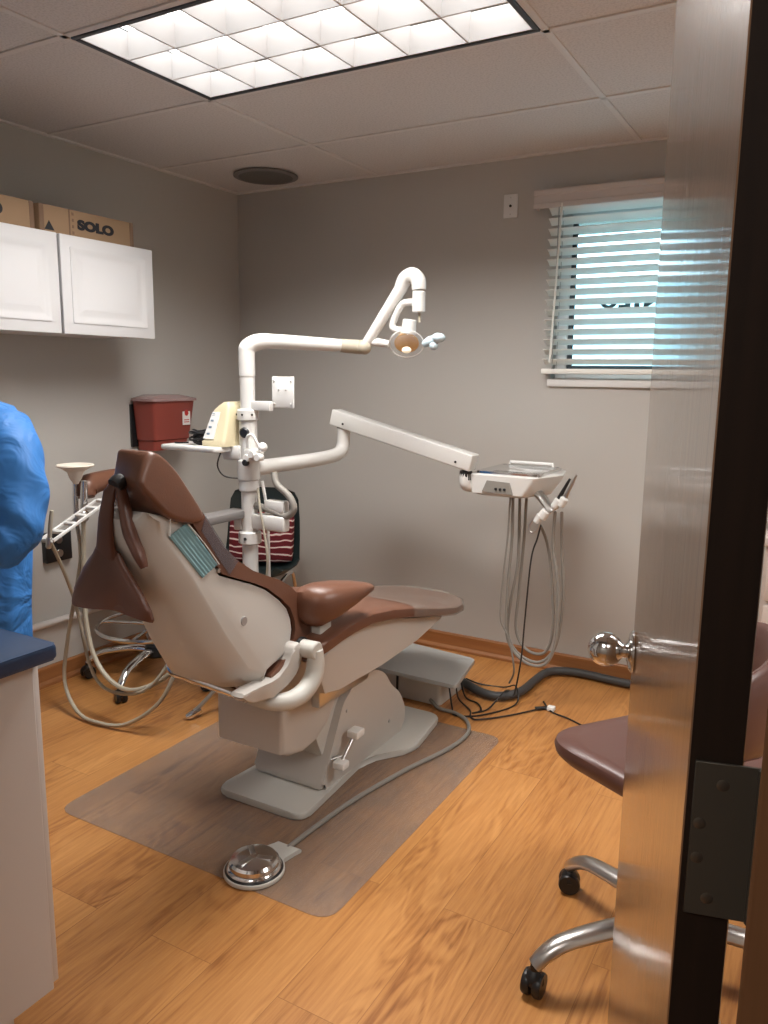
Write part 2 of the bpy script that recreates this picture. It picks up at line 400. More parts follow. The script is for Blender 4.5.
# ------------------------------------------------------------------ ceiling light
def light_fixture():
    t = thing('ceiling_light', 'long fluorescent troffer with white square louvre cells above the dental chair', 'ceiling light', ((LX0+LX1)/2, (LY0+LY1)/2, H), 'ceiling troffers')
    f = MB(); d = .09; z0 = H-.004
    fw = .016
    f.box(LX0, LX1, LY0, LY0+fw, z0, H+d, .002, 1); f.box(LX0, LX1, LY1-fw, LY1, z0, H+d, .002, 1)
    f.box(LX0, LX0+fw, LY0+fw, LY1-fw, z0, H+d, .002, 1); f.box(LX1-fw, LX1, LY0+fw, LY1-fw, z0, H+d, .002, 1)
    f.build('frame', FIXFRAME, t)
    x0, x1, y0, y1 = LX0+fw, LX1-fw, LY0+fw, LY1-fw
    MB().box(x0, x1, y0, y1, H+.085, H+.09).build('diffuser', LAMPE, t)
    lv = MB(); nx, ny = 6, 3; dx = (x1-x0)/nx; dy = (y1-y0)/ny; zt = H+.075
    def blade_x(y, a, b):   # parabolic blade along x at y
        pr = [(-.0032, .0), (.0032, .0), (.004, .015), (.006, .040), (.011, zt-H), (-.011, zt-H), (-.006, .040), (-.003, .015)]
        lv.prism([(y+p[0], H+p[1]) for p in pr], 'x', a, b)
    def blade_y(x, a, b):
        pr = [(-.0032, .0), (.0032, .0), (.004, .015), (.006, .040), (.011, zt-H), (-.011, zt-H), (-.006, .040), (-.003, .015)]
        lv.prism([(x+p[0], H+p[1]) for p in pr], 'y', a, b)
    for j in range(ny+1): blade_x(y0+j*dy, x0, x1)
    for i in range(nx+1): blade_y(x0+i*dx, y0, y1)
    lv.build('louver', LOUVER, t)
    return t
lf = light_fixture()
lf2 = copy_tree(lf); lf2.location.x += SX2; lf2['label'] = 'unseen troffer added for fill light, over the right of the room behind the open door'  # fixture copy added out of view to supply fill light

# ceiling speaker
t = thing('ceiling_speaker', 'round dark grey speaker grille in the ceiling near the corner', 'speaker', (-2.505, 3.19, H-.012))
MB().lathe([(.145, .012), (.155, .010), (.155, .006), (.140, .001), (.131, .002), (.131, .012)], (-2.505, 3.215, H-.012), seg=40).build('rim', mat('grey_speaker_rim', (.2, .19, .18), .5), t)
MB().lathe([(.132, .010), (.132, .003), (.07, -.001), (.001, -.002)], (-2.505, 3.215, H-.012), seg=40).build('grille', VENT, t)

# ------------------------------------------------------------------ window and blind
def window():
    w = struct(thing('window_1', None, None, (WX0, YB, WZ0)))
    b = MB()
    yo0, yo1 = YB+.05, YB+.10
    fr = .05
    b.box(WX0, WX0+fr, yo0, yo1, WZ0, WZ1, .004); b.box(WX1-fr, WX1, yo0, yo1, WZ0, WZ1, .004)
    b.box(WX0+fr, WX1-fr, yo0, yo1, WZ0, WZ0+fr, .004); b.box(WX0+fr, WX1-fr, yo0, yo1, WZ1-fr, WZ1, .004)
    b.build('window_frame', TRIM, w)
    g = MB(); q = fr
    for (x0, x1, z0, z1) in ((WX0+q, WX0+q+.016, WZ0+q, WZ1-q), (WX1-q-.016, WX1-q, WZ0+q, WZ1-q), (WX0+q+.016, WX1-q-.016, WZ0+q, WZ0+q+.014), (WX0+q+.016, WX1-q-.016, WZ1-q-.014, WZ1-q)):
        g.box(x0, x1, yo0+.01, yo1-.01, z0, z1, .001, 1)
    g.build('window_gasket', FRAMEK, w)
    MB().box(WX0+q, WX1-q, yo0+.022, yo0+.027, WZ0+q, WZ1-q).build('glass', GLASS, w)
    s = MB(); s.box(WX0, WX1, YB-.002, YB+.05, WZ0, WZ0+.008); s.box(WX0-.012, WX1+.02, YB-.016, YB-.001, WZ0-.028, WZ0+.004, .003)
    s.build('window_sill', TRIM, w)
    # lettering on the outside of the pane, only its strokes between the slats show
    cu = bpy.data.curves.new('txt', 'FONT'); cu.body = 'NILU'; cu.size = .048; cu.extrude = .001; cu.space_character = 1.35; cu.offset = .0035
    to = bpy.data.objects.new('txt', cu); COL.objects.link(to)
    me = to.to_mesh().copy(); bpy.data.objects.remove(to)
    me.transform(Matrix.Translation(V((-.69, yo0+.032, 1.650))-w.location) @ Matrix.Rotation(PI/2, 4, 'X') @ Matrix.Scale(-1.9, 4, (1, 0, 0)))
    o = bpy.data.objects.new('window_lettering', me); COL.objects.link(o); o.parent = w; me.materials.clear(); me.materials.append(INK)
    # the blind
    bx0, bx1 = WX0-.025, WX1+.03
    t = thing('venetian_blind', 'white venetian blind with tilted slats hanging over the window', 'window blind', ((bx0+bx1)/2, YB-.04, WZ0))
    v = MB(); v.prism([(YB-.001, 2.133), (YB-.058, 2.133), (YB-.064, 2.127), (YB-.064, 2.110), (YB-.060, 2.106), (YB-.060, 2.078), (YB-.064, 2.074), (YB-.064, 2.056), (YB-.052, 2.056), (YB-.052, 2.122), (YB-.001, 2.122)], 'x', WX0-.09, WX1+.09)
    v.box(WX0-.09, WX0-.082, YB-.055, YB-.001, 2.058, 2.13, .001, 1); v.box(WX1+.082, WX1+.09, YB-.055, YB-.001, 2.058, 2.13, .001, 1)
    v.build('valance', VALANCE, t)
    MB().box(bx0, bx1, YB-.048, YB-.008, 2.075, 2.115, .003).build('headrail', BLIND, t)
    sl = MB(); n = 16; top, bot = 2.045, 1.415
    for i in range(n):
        z = top-(top-bot)*i/(n-1)
        ys, th = YB-.030, math.radians(-27)
        pts = []
        for k in range(7):
            u = (k-3)/3*.0245; a = .0022*(1-(u/.0245)**2)
            pts.append((ys+u*math.cos(th)-a*math.sin(th), z+u*math.sin(th)+a*math.cos(th)))
        th_ = .0022
        poly = pts+[(p[0]+th_*math.sin(th), p[1]-th_*math.cos(th)) for p in reversed(pts)]
        sl.prism(poly, 'x', bx0, bx1)
    sl.build('slats', BLIND, t)
    MB().box(bx0-.004, bx1+.004, YB-.056, YB-.006, 1.362, 1.384, .004).build('bottom_rail', BLIND, t)
    for x in (WX0+.02, WX1-.06):
        c = MB()
        for y in (YB-.054, YB-.008): c.box(x-.0015, x+.0015, y-.001, y+.001, 1.38, 2.08)
        c.box(x+.012, x+.0135, YB-.031, YB-.029, 1.38, 2.08)
        c.build('ladder_cord', GREYW, t)
    c = MB(); c.cyl((WX0+.035, YB-.062, 2.07), (WX0+.012, YB-.064, 1.41), .004, .005, 8); c.build('tilt_wand', BLIND, t)
window()

# outside the window
struct(MB().box(-6, 4, 3.6, 12, -.6, -.5).build('ground_outside', mat('pale_pavement', (.45, .45, .43), .8), loc=(0, 0, 0)))
def outside():
    b = MB(); b.box(-5, 3.5, 8.0, 8.3, -.5, 2.3); o = b.build('neighbour_wall', mat('pale_render_wall', (.55, .75, .78), .8)); tag(o, 'pale bluish outside wall glimpsed through the window slats', 'wall')
    b = MB(); b.box(-2.5, 1.5, 3.6, 4.5, 2.12, 2.24, .01); o = b.build('roof_soffit', mat('olive_soffit', (.24, .24, .19), .7)); struct(o)
outside()

# wall plate
t = thing('wall_plate', 'small white blank wall plate with a central screw beside the window', 'wall plate', (-1.342, YB, 2.055))
MB().box(-1.375, -1.309, YB-.007, YB, 2.04, 2.14, .003).build('plate', TRIM, t)
MB().cyl((-1.342, YB-.010, 2.09), (-1.342, YB-.006, 2.09), .006, seg=12).build('screw', BLACK, t)
for z in (2.055, 2.125): MB().cyl((-1.342, YB-.008, z), (-1.342, YB-.006, z), .003, seg=10).build('screw', STEEL, t)

# outlet, low left wall
t = thing('wall_socket', 'dark wall outlet plate on the left wall behind the chrome rods', 'socket', (XL, 2.2, .52))
MB().box(XL, XL+.03, 2.14, 2.27, .54, .67, .004).build('plate', BLACK, t)
for z in (.575, .635): MB().cyl((XL+.028, 2.205, z), (XL+.033, 2.205, z), .017, seg=14).build('receptacle', STEEL, t)

# ------------------------------------------------------------------ wall cabinets and boxes
def wall_cab(y0, y1, label, handed):
    x1 = -2.58; z0, z1 = 1.493, 1.853
    t = thing('wall_cabinet', label, 'cabinet', ((XL+x1)/2, (y0+y1)/2, z0), 'white wall cabinets')
    MB().box(XL, x1, y0, y1, z0, z1, .001, 1).build('body', WHITEP, t)
    d = thing_part('door', t)
    b = MB(); xf = x1+.019; m = .003
    a0, a1, c0, c1 = y0+m, y1-m, z0-.004, z1-.001
    b.box(x1+.001, xf, a0, a1, c0, c1, .003)
    # raised panel, routed groove
    i = .062
    prof = [(0, .000), (.010, -.007), (.018, -.007), (.040, .004)]
    rings = []
    for off, dx in [(0, .0005), (.006, -.006), (.016, -.006), (.036, .004)]:
        r = rrect(a0+i+off, a1-i-off, c0+i+off, c1-i-off, .004, 2)
        rings.append([(xf+dx, p[0], p[1]) for p in r])
    # cut: replace the flat face by frame + panel rings
    t2 = bmesh.new()
    b2 = MB()
    outer = rrect(a0+i-.02, a1-i+.02, c0+i-.02, c1-i+.02, .004, 2)
    b2.loft([[(xf-.010, p[0], p[1]) for p in outer]]+[[(xf+.0035, p[0], p[1]) for p in outer]]+[[(xf+.0045, p[0], p[1]) for p in rrect(a0+i-.014, a1-i+.014, c0+i-.014, c1-i+.014, .004, 2)]]+[[(xf+.0005, p[0], p[1]) for p in rrect(a0+i, a1-i, c0+i, c1-i, .004, 2)]]+[[(xf+.0005, p[0], p[1]) for p in rrect(a0+i+.012, a1-i-.012, c0+i+.012, c1-i-.012, .004, 2)]]+[[(xf+.006, p[0], p[1]) for p in rrect(a0+i+.030, a1-i-.030, c0+i+.030, c1-i-.030, .004, 2)]])
    t2.free()
    d_ = b.build('door', WHITEP, t); b2.build('raised_panel', WHITEP, d_)
    return t
def thing_part(*a): return None
wall_cab(1.585, 2.045, 'white wall cabinet cut by the left photo edge, left of the full door', 1)
wall_cab(2.051, 2.515, 'white wall cabinet with raised panel door at the right end of the row', 1)

def carton(y0, y1, x0, x1, label, marks):
    z0, z1 = 1.854, 1.955
    t = thing('cardboard_box', label, 'box', ((x0+x1)/2, (y0+y1)/2, z0), 'cardboard cartons on the wall cabinets')
    MB().box(x0, x1, y0, y1, z0, z1, .003).build('carton', CARD, t)
    for yy in (y0+.002, y1-.02): MB().box(x1-.001, x1+.001, yy, yy+.018, z0+.004, z1-.002).build('tape', TAPE, t)
    return t
c = carton(1.52, 1.985, -2.86, -2.605, 'brown carton nearest the left photo edge on the wall cabinets', 0)
c2 = carton(2.005, 2.455, -2.86, -2.605, 'brown SOLO carton on the right wall cabinet', 1)
def text_part(body, size, ext, parent, M, name, m, bold=0.):
    cu = bpy.data.curves.new('txt', 'FONT'); cu.body = body; cu.size = size; cu.extrude = ext; cu.align_x = 'CENTER'; cu.align_y = 'CENTER'; cu.offset = bold
    to = bpy.data.objects.new('txt', cu); COL.objects.link(to)
    bpy.context.view_layer.update()
    me = to.to_mesh().copy(); bpy.data.objects.remove(to)
    me.transform(Matrix.Translation(-world_loc(parent)) @ M)
    o = bpy.data.objects.new(name, me); COL.objects.link(o); o.parent = parent; me.materials.clear(); me.materials.append(m)
    return o
MX = Matrix(((0, 0, 1, 0), (1, 0, 0, 0), (0, 1, 0, 0), (0, 0, 0, 1)))   # text facing +x, reading along +y
text_part('SOLO', .047, .0006, c2, Matrix.Translation((-2.6038, 2.262, 1.903)) @ MX @ Matrix.Scale(1.42, 4, (1, 0, 0)), 'printed_word', INK, .0032)
text_part('O', .058, .0006, c, Matrix.Translation((-2.6038, 1.83, 1.905)) @ MX @ Matrix.Scale(1.2, 4, (1, 0, 0)), 'printed_word', INK, .0015)
# printed triangle mark and the vertical flap seam
b = MB(); b.prism([(2.025, 1.866), (2.068, 1.866), (2.046, 1.90)], 'x', -2.6050, -2.6038); b.build('printed_triangle', INK, c2)
b = MB(); b.box(-2.606, -2.6038, 2.135, 2.141, 1.856, 1.955)
for k in range(4): b.box(-2.606, -2.6038, 2.150, 2.158, 1.865+.023*k, 1.876+.023*k)
b.build('printed_marks', TAPE, c2)

# ------------------------------------------------------------------ sharps bin
def sharps():
    y0, y1 = 2.645, 2.955
    t = thing('sharps_container', 'red sharps disposal container with clear lid mounted on the left wall', 'sharps bin', (XL+.07, 2.805, .985))
    def sec(z, yy0, yy1, x1, r=.015): return [(p[0], p[1], z) for p in rrect(XL+.012, x1, yy0, yy1, r, 4)]
    b = MB(); b.loft([sec(.985, 2.680, 2.930, XL+.125), sec(1.03, 2.677, 2.933, XL+.13), sec(1.035, 2.670, 2.940, XL+.137), sec(1.215, 2.650, 2.965, XL+.155)])
    b.build('bin', RED, t)
    b = MB(); b.loft([sec(1.216, 2.640, 2.975, XL+.165), sec(1.228, 2.640, 2.975, XL+.165), sec(1.232, 2.655, 2.960, XL+.15), sec(1.245, 2.725, 2.895, XL+.12)])
    b.build('lid', REDCLR, t)
    b = MB(); b.box(XL, XL+.012, 2.645, 2.965, 1.0, 1.2); b.build('wall_bracket', BLACK, t)
    l = MB().box(XL+.1475, XL+.150, 2.870, 2.930, 1.10, 1.20, .0005, 1, M=None).build('warning_label', LABELW, t)
    b = MB(); b.cyl((XL+.150, 2.900, 1.158), (XL+.1515, 2.900, 1.158), .016, seg=6)
    for z in (1.112, 1.122): b.box(XL+.150, XL+.1512, 2.880, 2.920, z, z+.004)
    b.build('warning_mark', LABELR, l)
    t.scale.y = .86; t.location.y -= .012
sharps()

# ------------------------------------------------------------------ dental chair
CX = -1.415
def dental_chair():
    t = thing('dental_chair', 'brown leather dental chair with warm grey plastic shell on a pale base plate', 'dental chair', (CX, 2.2, 0.003))
    # base plate
    pl = [(-1.64, 1.80), (-1.295, 1.80), (-1.33, 2.22), (-1.215, 2.38), (-1.255, 2.68), (-1.66, 2.68), (-1.70, 2.38), (-1.60, 2.22)]
    b = MB(); b.prism(round_poly(pl, .045), 'z', .003, .026, .006, 2); b.build('base_plate', PLASTIC2, t)
    # tower
    tw = [(1.935, .026), (2.500, .026), (2.505, .11), (2.46, .185), (2.395, .235), (2.345, .30), (2.275, .335), (2.15, .335), (2.07, .285)]
    b = MB(); b.prism(round_poly(tw, .03), 'x', -1.60, -1.322, .018, 3)
    b.build('tower_cover', PLASTIC, t)
    tw2 = [(2.03, .03), (2.2, .03), (2.25, .33), (2.02, .36), (1.93, .25)]
    b = MB(); b.prism(tw2, 'x', -1.575, -1.35, .01, 2); b.build('tower_front_cover', PLASTIC2, t)
    for (y, z) in ((2.03, .10), (2.09, .25), (2.38, .10)):
        MB().cyl((-1.324, y, z), (-1.319, y, z), .006, seg=12).build('screw', STEEL, t)
    # lever knobs on the tower
    k = MB(); k.cyl((-1.325, 2.00, .115), (-1.285, 2.03, .13), .008, seg=10); k.cyl((-1.285, 2.0, .115), (-1.285, 2.085, .185), .007, seg=10); k = k.build('release_lever', STEEL, t)
    MB().box(-1.305, -1.262, 1.975, 2.015, .10, .125, .006).build('lever_knob', LABELW, k); MB().box(-1.305, -1.262, 2.06, 2.11, .172, .198, .006).build('lever_knob', LABELW, k)
    # motor housing
    lo = [(1.752, .47), (1.750, .235), (1.79, .215), (1.86, .200), (1.925, .208), (1.995, .245), (2.07, .335), (2.12, .47)]
    rings = []
    b = MB(); b.prism(lo, 'x', -1.585, -1.330, .016, 3); 
    b.build('motor_housing', PLASTIC, t)
    # seat under shell
    us = [(1.79, .44), (1.745, .545), (1.83, .575), (1.95, .590), (2.10, .580), (2.24, .548), (2.45, .498), (2.57, .478), (2.58, .462), (2.38, .432), (2.12, .42), (1.86, .425)]
    b = MB()
    rings = []
    for x, s_ in ((-1.628, .965), (-1.625, .985), (-1.60, 1.), (-1.235, 1.), (-1.21, .985), (-1.207, .965)):
        rings.append([(x, 2.1+(p[0]-2.1)*s_, .50+(p[1]-.50)*s_) for p in us])
    b.loft(rings); b.build('seat_shell', PLASTIC, t)
    MB().box(-1.56, -1.30, 1.90, 2.20, .33, .46, .01).build('lift_column', STEEL, t)
    # seat and leg cushion
    st = [  # y, half width, top z, thickness
        (1.700, .19, .600, .030), (1.708, .215, .612, .048), (1.73, .235, .620, .055), (1.77, .242, .628, .055), (1.83, .244, .638, .055), (1.90, .245, .644, .055),
        (2.00, .245, .644, .055), (2.13, .245, .624, .055), (2.26, .245, .594, .05), (2.47, .244, .538, .046), (2.62, .240, .503, .044), (2.72, .225, .489, .042), (2.79, .19, .483, .038), (2.83, .13, .480, .032), (2.842, .09, .476, .02)]
    def slab(stn, cx):
        rings = []
        for y, w, zt, th in stn: rings.append([(p[0], y, p[1]) for p in ring_se(cx, w, zt-th, zt, 36, 5)])
        return rings
    sc = MB().loft(slab(st, CX)).build('seat_cushion', LEATHER, t)
    st2 = [(y, w+.006, z+.004, th+.008) for y, w, z, th in st if y >= 2.26]; st2[-1] = (2.86, .10, .480, .024)
    rr = slab(st2, CX); b = MB(); b.loft(rr, cap=False); b.build('clear_foot_cover', CLEARPL, sc)
    o = [c for c in sc.children][0]; o['label'] = 'clear plastic cover over the foot end'
    # backrest shell, tapering towards the head end
    BX = -1.39
    def hw(z): return .15-.13*(z-.55)
    sh = [(1.24, 1.042), (1.338, 1.014), (1.360, 1.003), (1.396, .945), (1.436, .862), (1.468, .848), (1.558, .811), (1.608, .786), (1.661, .745), (1.691, .713), (1.703, .679), (1.702, .651),
          (1.692, .625), (1.655, .594), (1.576, .575), (1.545, .54), (1.50, .537), (1.44, .57), (1.37, .68), (1.28, .85), (1.215, .98), (1.21, 1.025)]
    b = MB(); rings = []; cy_, cz_ = 1.46, .77
    for f, s_ in ((-1., .86), (-.99, .90), (-.95, .95), (-.86, .985), (-.74, 1.), (-.6, 1.), (-.4, 1.), (-.25, 1.), (.0, 1.), (.25, 1.), (.4, 1.), (.55, 1.), (.7, 1.), (.84, 1.), (.93, .995), (.975, .985), (.995, .97), (1., .95)):
        rd = .085*max(0, (abs(f)-.25)/.75)**2.2*(1 if f < 0 else .8)
        rg = []
        for i_, p in enumerate(sh):
            q = (cy_+(p[0]-cy_)*s_, cz_+(p[1]-cz_)*s_)
            if 16 <= i_ <= 21: q = (q[0]+rd*.85, q[1]+rd*.45*(0 if i_ > 19 else 1))
            rg.append((BX+f*hw(p[1]), *q))
        rings.append(rg)
    b.loft(rings); bs = b.build('backrest_shell', PLASTIC, t, angle=62)
    xs = BX+hw(.728); MB().cyl((xs-.006, 1.506, .728), (xs+.003, 1.506, .728), .012, seg=20).build('pivot_cap', GREYW, bs)
    xs = BX+hw(.86); MB().cyl((xs-.006, 1.435, .873), (xs+.004, 1.435, .873), .006, seg=12).build('screw', STEEL, bs)
    # backrest cushion
    co = [(1.363, 1.046), (1.385, 1.040), (1.404, 1.021), (1.433, .970), (1.461, .928), (1.502, .887), (1.559, .848), (1.61, .824), (1.664, .800), (1.705, .775), (1.744, .738), (1.770, .69), (1.780, .645), (1.756, .594), (1.697, .563), (1.64, .545), (1.575, .54)]
    ci = [(1.576, .562), (1.61, .572), (1.655, .590), (1.692, .621), (1.706, .651), (1.707, .679), (1.694, .716), (1.661, .749), (1.608, .790), (1.558, .815), (1.468, .852), (1.44, .866), (1.396, .950), (1.362, 1.006), (1.33, 1.03)]
    poly = co+ci
    b = MB(); rings = []
    for f, s_ in ((-1.03, .985), (-1.0, 1.), (1.02, 1.), (1.055, .99)):
        rings.append([(BX+f*hw(p[1]), 1.5+(p[0]-1.5)*s_ if s_ < 1 else p[0], .8+(p[1]-.8)*s_ if s_ < 1 else p[1]) for p in poly])
    b.loft(rings); bc = b.build('backrest_cushion', LEATHER, t)
    fl = [(1.405, 1.012), (1.436, .962), (1.462, .924), (1.50, .885), (1.462, .858), (1.43, .905), (1.385, .980)]
    rr = []
    for dx in (.0105, .0125): rr.append([(BX+hw(p[1])+dx, p[0], p[1]) for p in fl])
    MB().loft(rr).build('barrier_film', BLUEPL, bc)
    bh = MB(); bh.tube([(BX-.13, 1.37, 1.00), (BX-.14, 1.42, 1.05), (BX-.14, 1.48, 1.03), (BX-.14, 1.56, .94), (BX-.14, 1.61, .86)], .012, 10, 5, flat=2.2); bh.build('side_bolster_film', GREYW, bc)
    # headrest
    hp_ = [(1.255, 1.178), (1.285, 1.172), (1.322, 1.138), (1.356, 1.086), (1.400, 1.012), (1.390, .998), (1.345, 1.000), (1.285, 1.022), (1.244, 1.066), (1.208, 1.106), (1.210, 1.124)]
    hp_ = chaikin(hp_, 2); b = MB(); rings = []; hy_, hz_ = 1.30, 1.09
    for f, s_ in ((-1., .72), (-.985, .82), (-.94, .92), (-.86, .975), (-.75, 1.), (.75, 1.), (.88, .985), (.95, .95), (.99, .88), (1., .80)):
        rings.append([(-1.366+f*(.056+.19*(1.18-(hz_+(p_[1]-hz_)*s_))), hy_+(p_[0]-hy_)*s_+(.045*(1-f)/2*max(0, min(1, (1.262-p_[0])/.05))), hz_+(p_[1]-hz_)*s_) for p_ in hp_])
    b.loft(rings); hr = b.build('headrest', LEATHER, t, angle=60)
    MB().lathe([(.016, -.010), (.020, .004), (.018, .016)], (-1.376, 1.226, 1.108), (-.1, -.8, -.5), 16).build('adjusting_knob', BLACK, hr)
    b = MB(); b.tube([(-1.378, 1.228, 1.112), (-1.360, 1.222, 1.06), (-1.335, 1.212, 1.00), (-1.305, 1.208, .955), (-1.292, 1.210, .925)], [.012, .017, .019, .018, .010], 12, 5, flat=.6)
    b.build('headrest_bar', LEATHER_D, hr)
    b = MB(); b.tube([(BX, 1.30, .98), (BX, 1.34, 1.05)], .018, 12, 0, flat=.5); b.build('headrest_stem', STEEL, hr)
    # U shaped support bar with the raised near arm
    b = MB(); b.tube([(-1.60, 1.63, .60), (-1.61, 1.60, .535), (-1.575, 1.565, .515), (-1.50, 1.56, .510), (-1.29, 1.56, .494)], .015, 14, 5)
    b.build('support_bar', CHROME, t)
    b = MB(); b.tube([(-1.29, 1.56, .496), (-1.24, 1.575, .490), (-1.205, 1.61, .487), (-1.190, 1.66, .497), (-1.185, 1.70, .528), (-1.185, 1.712, .565), (-1.185, 1.712, .604)], [.017, .022, .025, .026, .026, .025, .021], 16, 5)
    sa = b.build('support_arm', PLASTIC2, t)
    MB().cyl((-1.225, 1.705, .604), (-1.172, 1.705, .604), .025, seg=22).build('pivot_boss', PLASTIC2, sa)
    MB().cyl((-1.232, 1.705, .604), (-1.222, 1.705, .604), .030, seg=22).build('pivot_ring', BLACK, sa)
    # swoosh bracket joining shell and pivot
    sw = [(1.43, .562), (1.50, .560), (1.575, .556), (1.625, .566), (1.648, .59), (1.655, .625), (1.690, .628), (1.702, .595), (1.683, .548), (1.623, .517), (1.536, .511), (1.47, .528)]
    MB().prism(chaikin(sw, 1), 'x', -1.26, -1.215, .008, 2).build('side_bracket', PLASTIC, t)
    # armrests
    def armrest(cx, sgn, nm):
        rings = []
        for y, w, zb, zt, dx in ((1.725, .030, 0.685, 0.733, -.05), (1.733, .050, 0.668, 0.753, -.05), (1.755, .062, 0.652, 0.766, -.045), (1.80, .068, 0.662, 0.768, -.035), (1.86, .064, 0.684, 0.762, -.02), (1.92, .052, 0.702, 0.750, -.008), (1.965, .038, 0.713, 0.738, .0), (1.985, .020, 0.720, 0.730, .0)):
            rings.append([(cx+sgn*dx+p[0], y, p[1]) for p in ring_se(0, w, zb, zt, 32, 2.6)])
        a = MB().loft(rings).build(nm, LEATHER, t)
        MB().box(cx-.04*sgn-.016, cx-.04*sgn+.016, 1.77, 1.83, .56, .71, .006).build('armrest_post', PLASTIC2, a)
    armrest(-1.185, 1, 'armrest'); armrest(CX*2+1.185-.03, -1, 'armrest')
    return t
def taper(z): return max(0, (z-.75))*-.32
def round_poly(p, r, n=4):
    out = []
    for i in range(len(p)):
        a = V((*p[i-1], 0)); b_ = V((*p[i], 0)); c_ = V((*p[(i+1) % len(p)], 0))
        d1 = (a-b_); d2 = (c_-b_); rr = min(r, d1.length*.45, d2.length*.45)
        s0 = b_+d1.normalized()*rr; s1 = b_+d2.normalized()*rr
        for k in range(n+1):
            u = k/n; q = s0*(1-u)**2+b_*2*u*(1-u)+s1*u*u; out.append((q.x, q.y))
    return out
dental_chair()

# leather flap hanging by a strap from the headrest knob
def flap():
    DX, DY, DZ, KK = -1.388, 1.222, 1.112, 1.0
    def W(p): return V((DX+(p[0]+1.357)*KK, DY+(p[1]-1.175)*KK, DZ+(p[2]-1.125)*KK))
    t = thing('hanging_leather_flap', 'dark brown leather flap hanging by a strap from the back of the headrest', 'leather cover', (-1.44, 1.235, .80))
    b = MB(); st = [(-1.357, 1.175, 1.120, .012, .004), (-1.362, 1.165, 1.10, .017, .009), (-1.372, 1.160, 1.04, .021, .011), (-1.378, 1.160, .98, .025, .013), (-1.382, 1.165, .94, .034, .018)]
    rings = [[W((x+w*math.cos(a), y+d*math.sin(a), z)) for a in [2*PI*k/20 for k in range(20)]] for x, y, z, w, d in st]
    b.loft(rings); b.build('strap', LEATHER_D, t)
    b = MB(); rings = []
    # fanned skirt with one fold, thick cloth
    for k, (z, w, d) in enumerate(((.965, .034, .02), (.945, .045, .026), (.92, .066, .034), (.89, .088, .042), (.86, .104, .048), (.84, .110, .050), (.832, .108, .049))):
        r = []
        for i in range(40):
            a = 2*PI*i/40; f = 1+.24*math.sin(3*a+.5)*(w/.11)
            zz = z-(.022*math.cos(a-.25)+.012*math.sin(2*a))*(w/.11) - (.012 if False else 0)
            r.append(W((-1.384+w*f*math.cos(a)*1.0+(-.002)*(k), 1.17+d*f*math.sin(a), zz)))
        rings.append(r)
    inner = []
    for z, w, d in ((.845, .096, .040), (.88, .078, .030)):
        inner.append([W((-1.397+w*math.cos(2*PI*i/40), 1.17+d*math.sin(2*PI*i/40), z-.02*math.cos(2*PI*i/40-.25)*(w/.11))) for i in range(40)])
    b.loft(rings+inner); b.build('skirt', LEATHER_D, t)
flap()

# face mask lying over the near edge of the shell
def face_mask():
    t = thing('face_mask', 'pale teal pleated disposable mask stuck to the side of the chair backrest', 'face mask', (-1.238, 1.30, .90))
    b = MB(); P0 = V((-1.2945, 1.288, .982)); du = V((.0148, .088, -.114)); dv = V((-.002, .058, .022))
    rings = []
    for k in range(13):
        v = k/12; bump = .0028*(k % 2)
        row = [P0+dv*v+du*u+V((.002+bump*.8, 0, 0)) for u in (0, .33, .66, 1)]
        row2 = [q-V((.0016, 0, 0)) for q in reversed(row)]
        rings.append(row+row2)
    b.loft(rings); b.build('pleated_panel', MASK, t)
    b = MB(); b.tube([P0+dv*.98+V((.007, 0, 0)), P0+dv*1.02+du*.5+V((.008, 0, 0)), P0+dv*.98+du+V((.007, 0, 0))], .0016, 6, 4); b.build('nose_wire', LABELW, t)
    b = MB()
    b.tube([P0+V((.004, 0, 0)), P0+V((.003, .005, .028)), P0+dv*.5+V((.003, -.02, .028)), P0+dv+V((.004, 0, 0))], .0012, 6, 4); b.build('ear_loop', LABELW, t)
face_mask()

# ------------------------------------------------------------------ floor mat, pedal, box
MB().prism(round_poly([(-2.0, 1.475), (-.985, 1.475), (-.985, 2.66), (-2.0, 2.66)], .06), 'z', .0005, .0028).build('chair_mat', MATPL)
tag(bpy.data.objects['chair_mat'], 'large translucent grey plastic mat on the wood floor under the dental chair', 'floor mat')

def pedal():
    c = V((-1.272, 1.54, .003))
    t = thing('foot_pedal', 'round chrome foot control with grey base and long cord on the floor mat', 'foot pedal', c)
    b = MB()
    base = [(c.x+.084*math.cos(math.radians(a)), c.y+.084*math.sin(math.radians(a))) for a in range(120, 421, 12)]
    base += [(c.x+.062, c.y+.135), (c.x-.02, c.y+.135)]
    b.prism(base, 'z', .003, .016, .004, 2); b.build('base', PLASTIC2, t)
    d = MB().lathe([(.074, .013), (.076, .018), (.074, .024), (.068, .028), (.068, .040), (.062, .046), (.045, .048), (.02, .050), (.001, .050)], (c.x, c.y, 0), seg=40).build('disc', CHROME, t)
    b = MB()
    for a in (20, 140, 260):
        M = Matrix.Translation((c.x, c.y, .051)) @ Matrix.Rotation(math.radians(a), 4, 'Z')
        b.box(.008, .052, -.008, .008, -.003, .001, .002, 2, M)
    b.build('disc_ribs', STEEL, d)
    MB().lathe([(.078, .008), (.080, .013), (.076, .018)], (c.x, c.y, .003), seg=40).build('rubber_rim', BLACK, t)
    MB().tube([(c.x+.02, c.y+.125, .010), (-1.245, 1.80, .010), (-1.225, 2.0, .010), (-1.175, 2.25, .010), (-1.118, 2.46, .010), (-1.108, 2.61, .010), (-1.155, 2.71, .010), (-1.225, 2.755, .010), (-1.30, 2.76, .012), (-1.36, 2.80, .02)], .0075, 8, 6).build('cord', GREYH, t)
pedal()

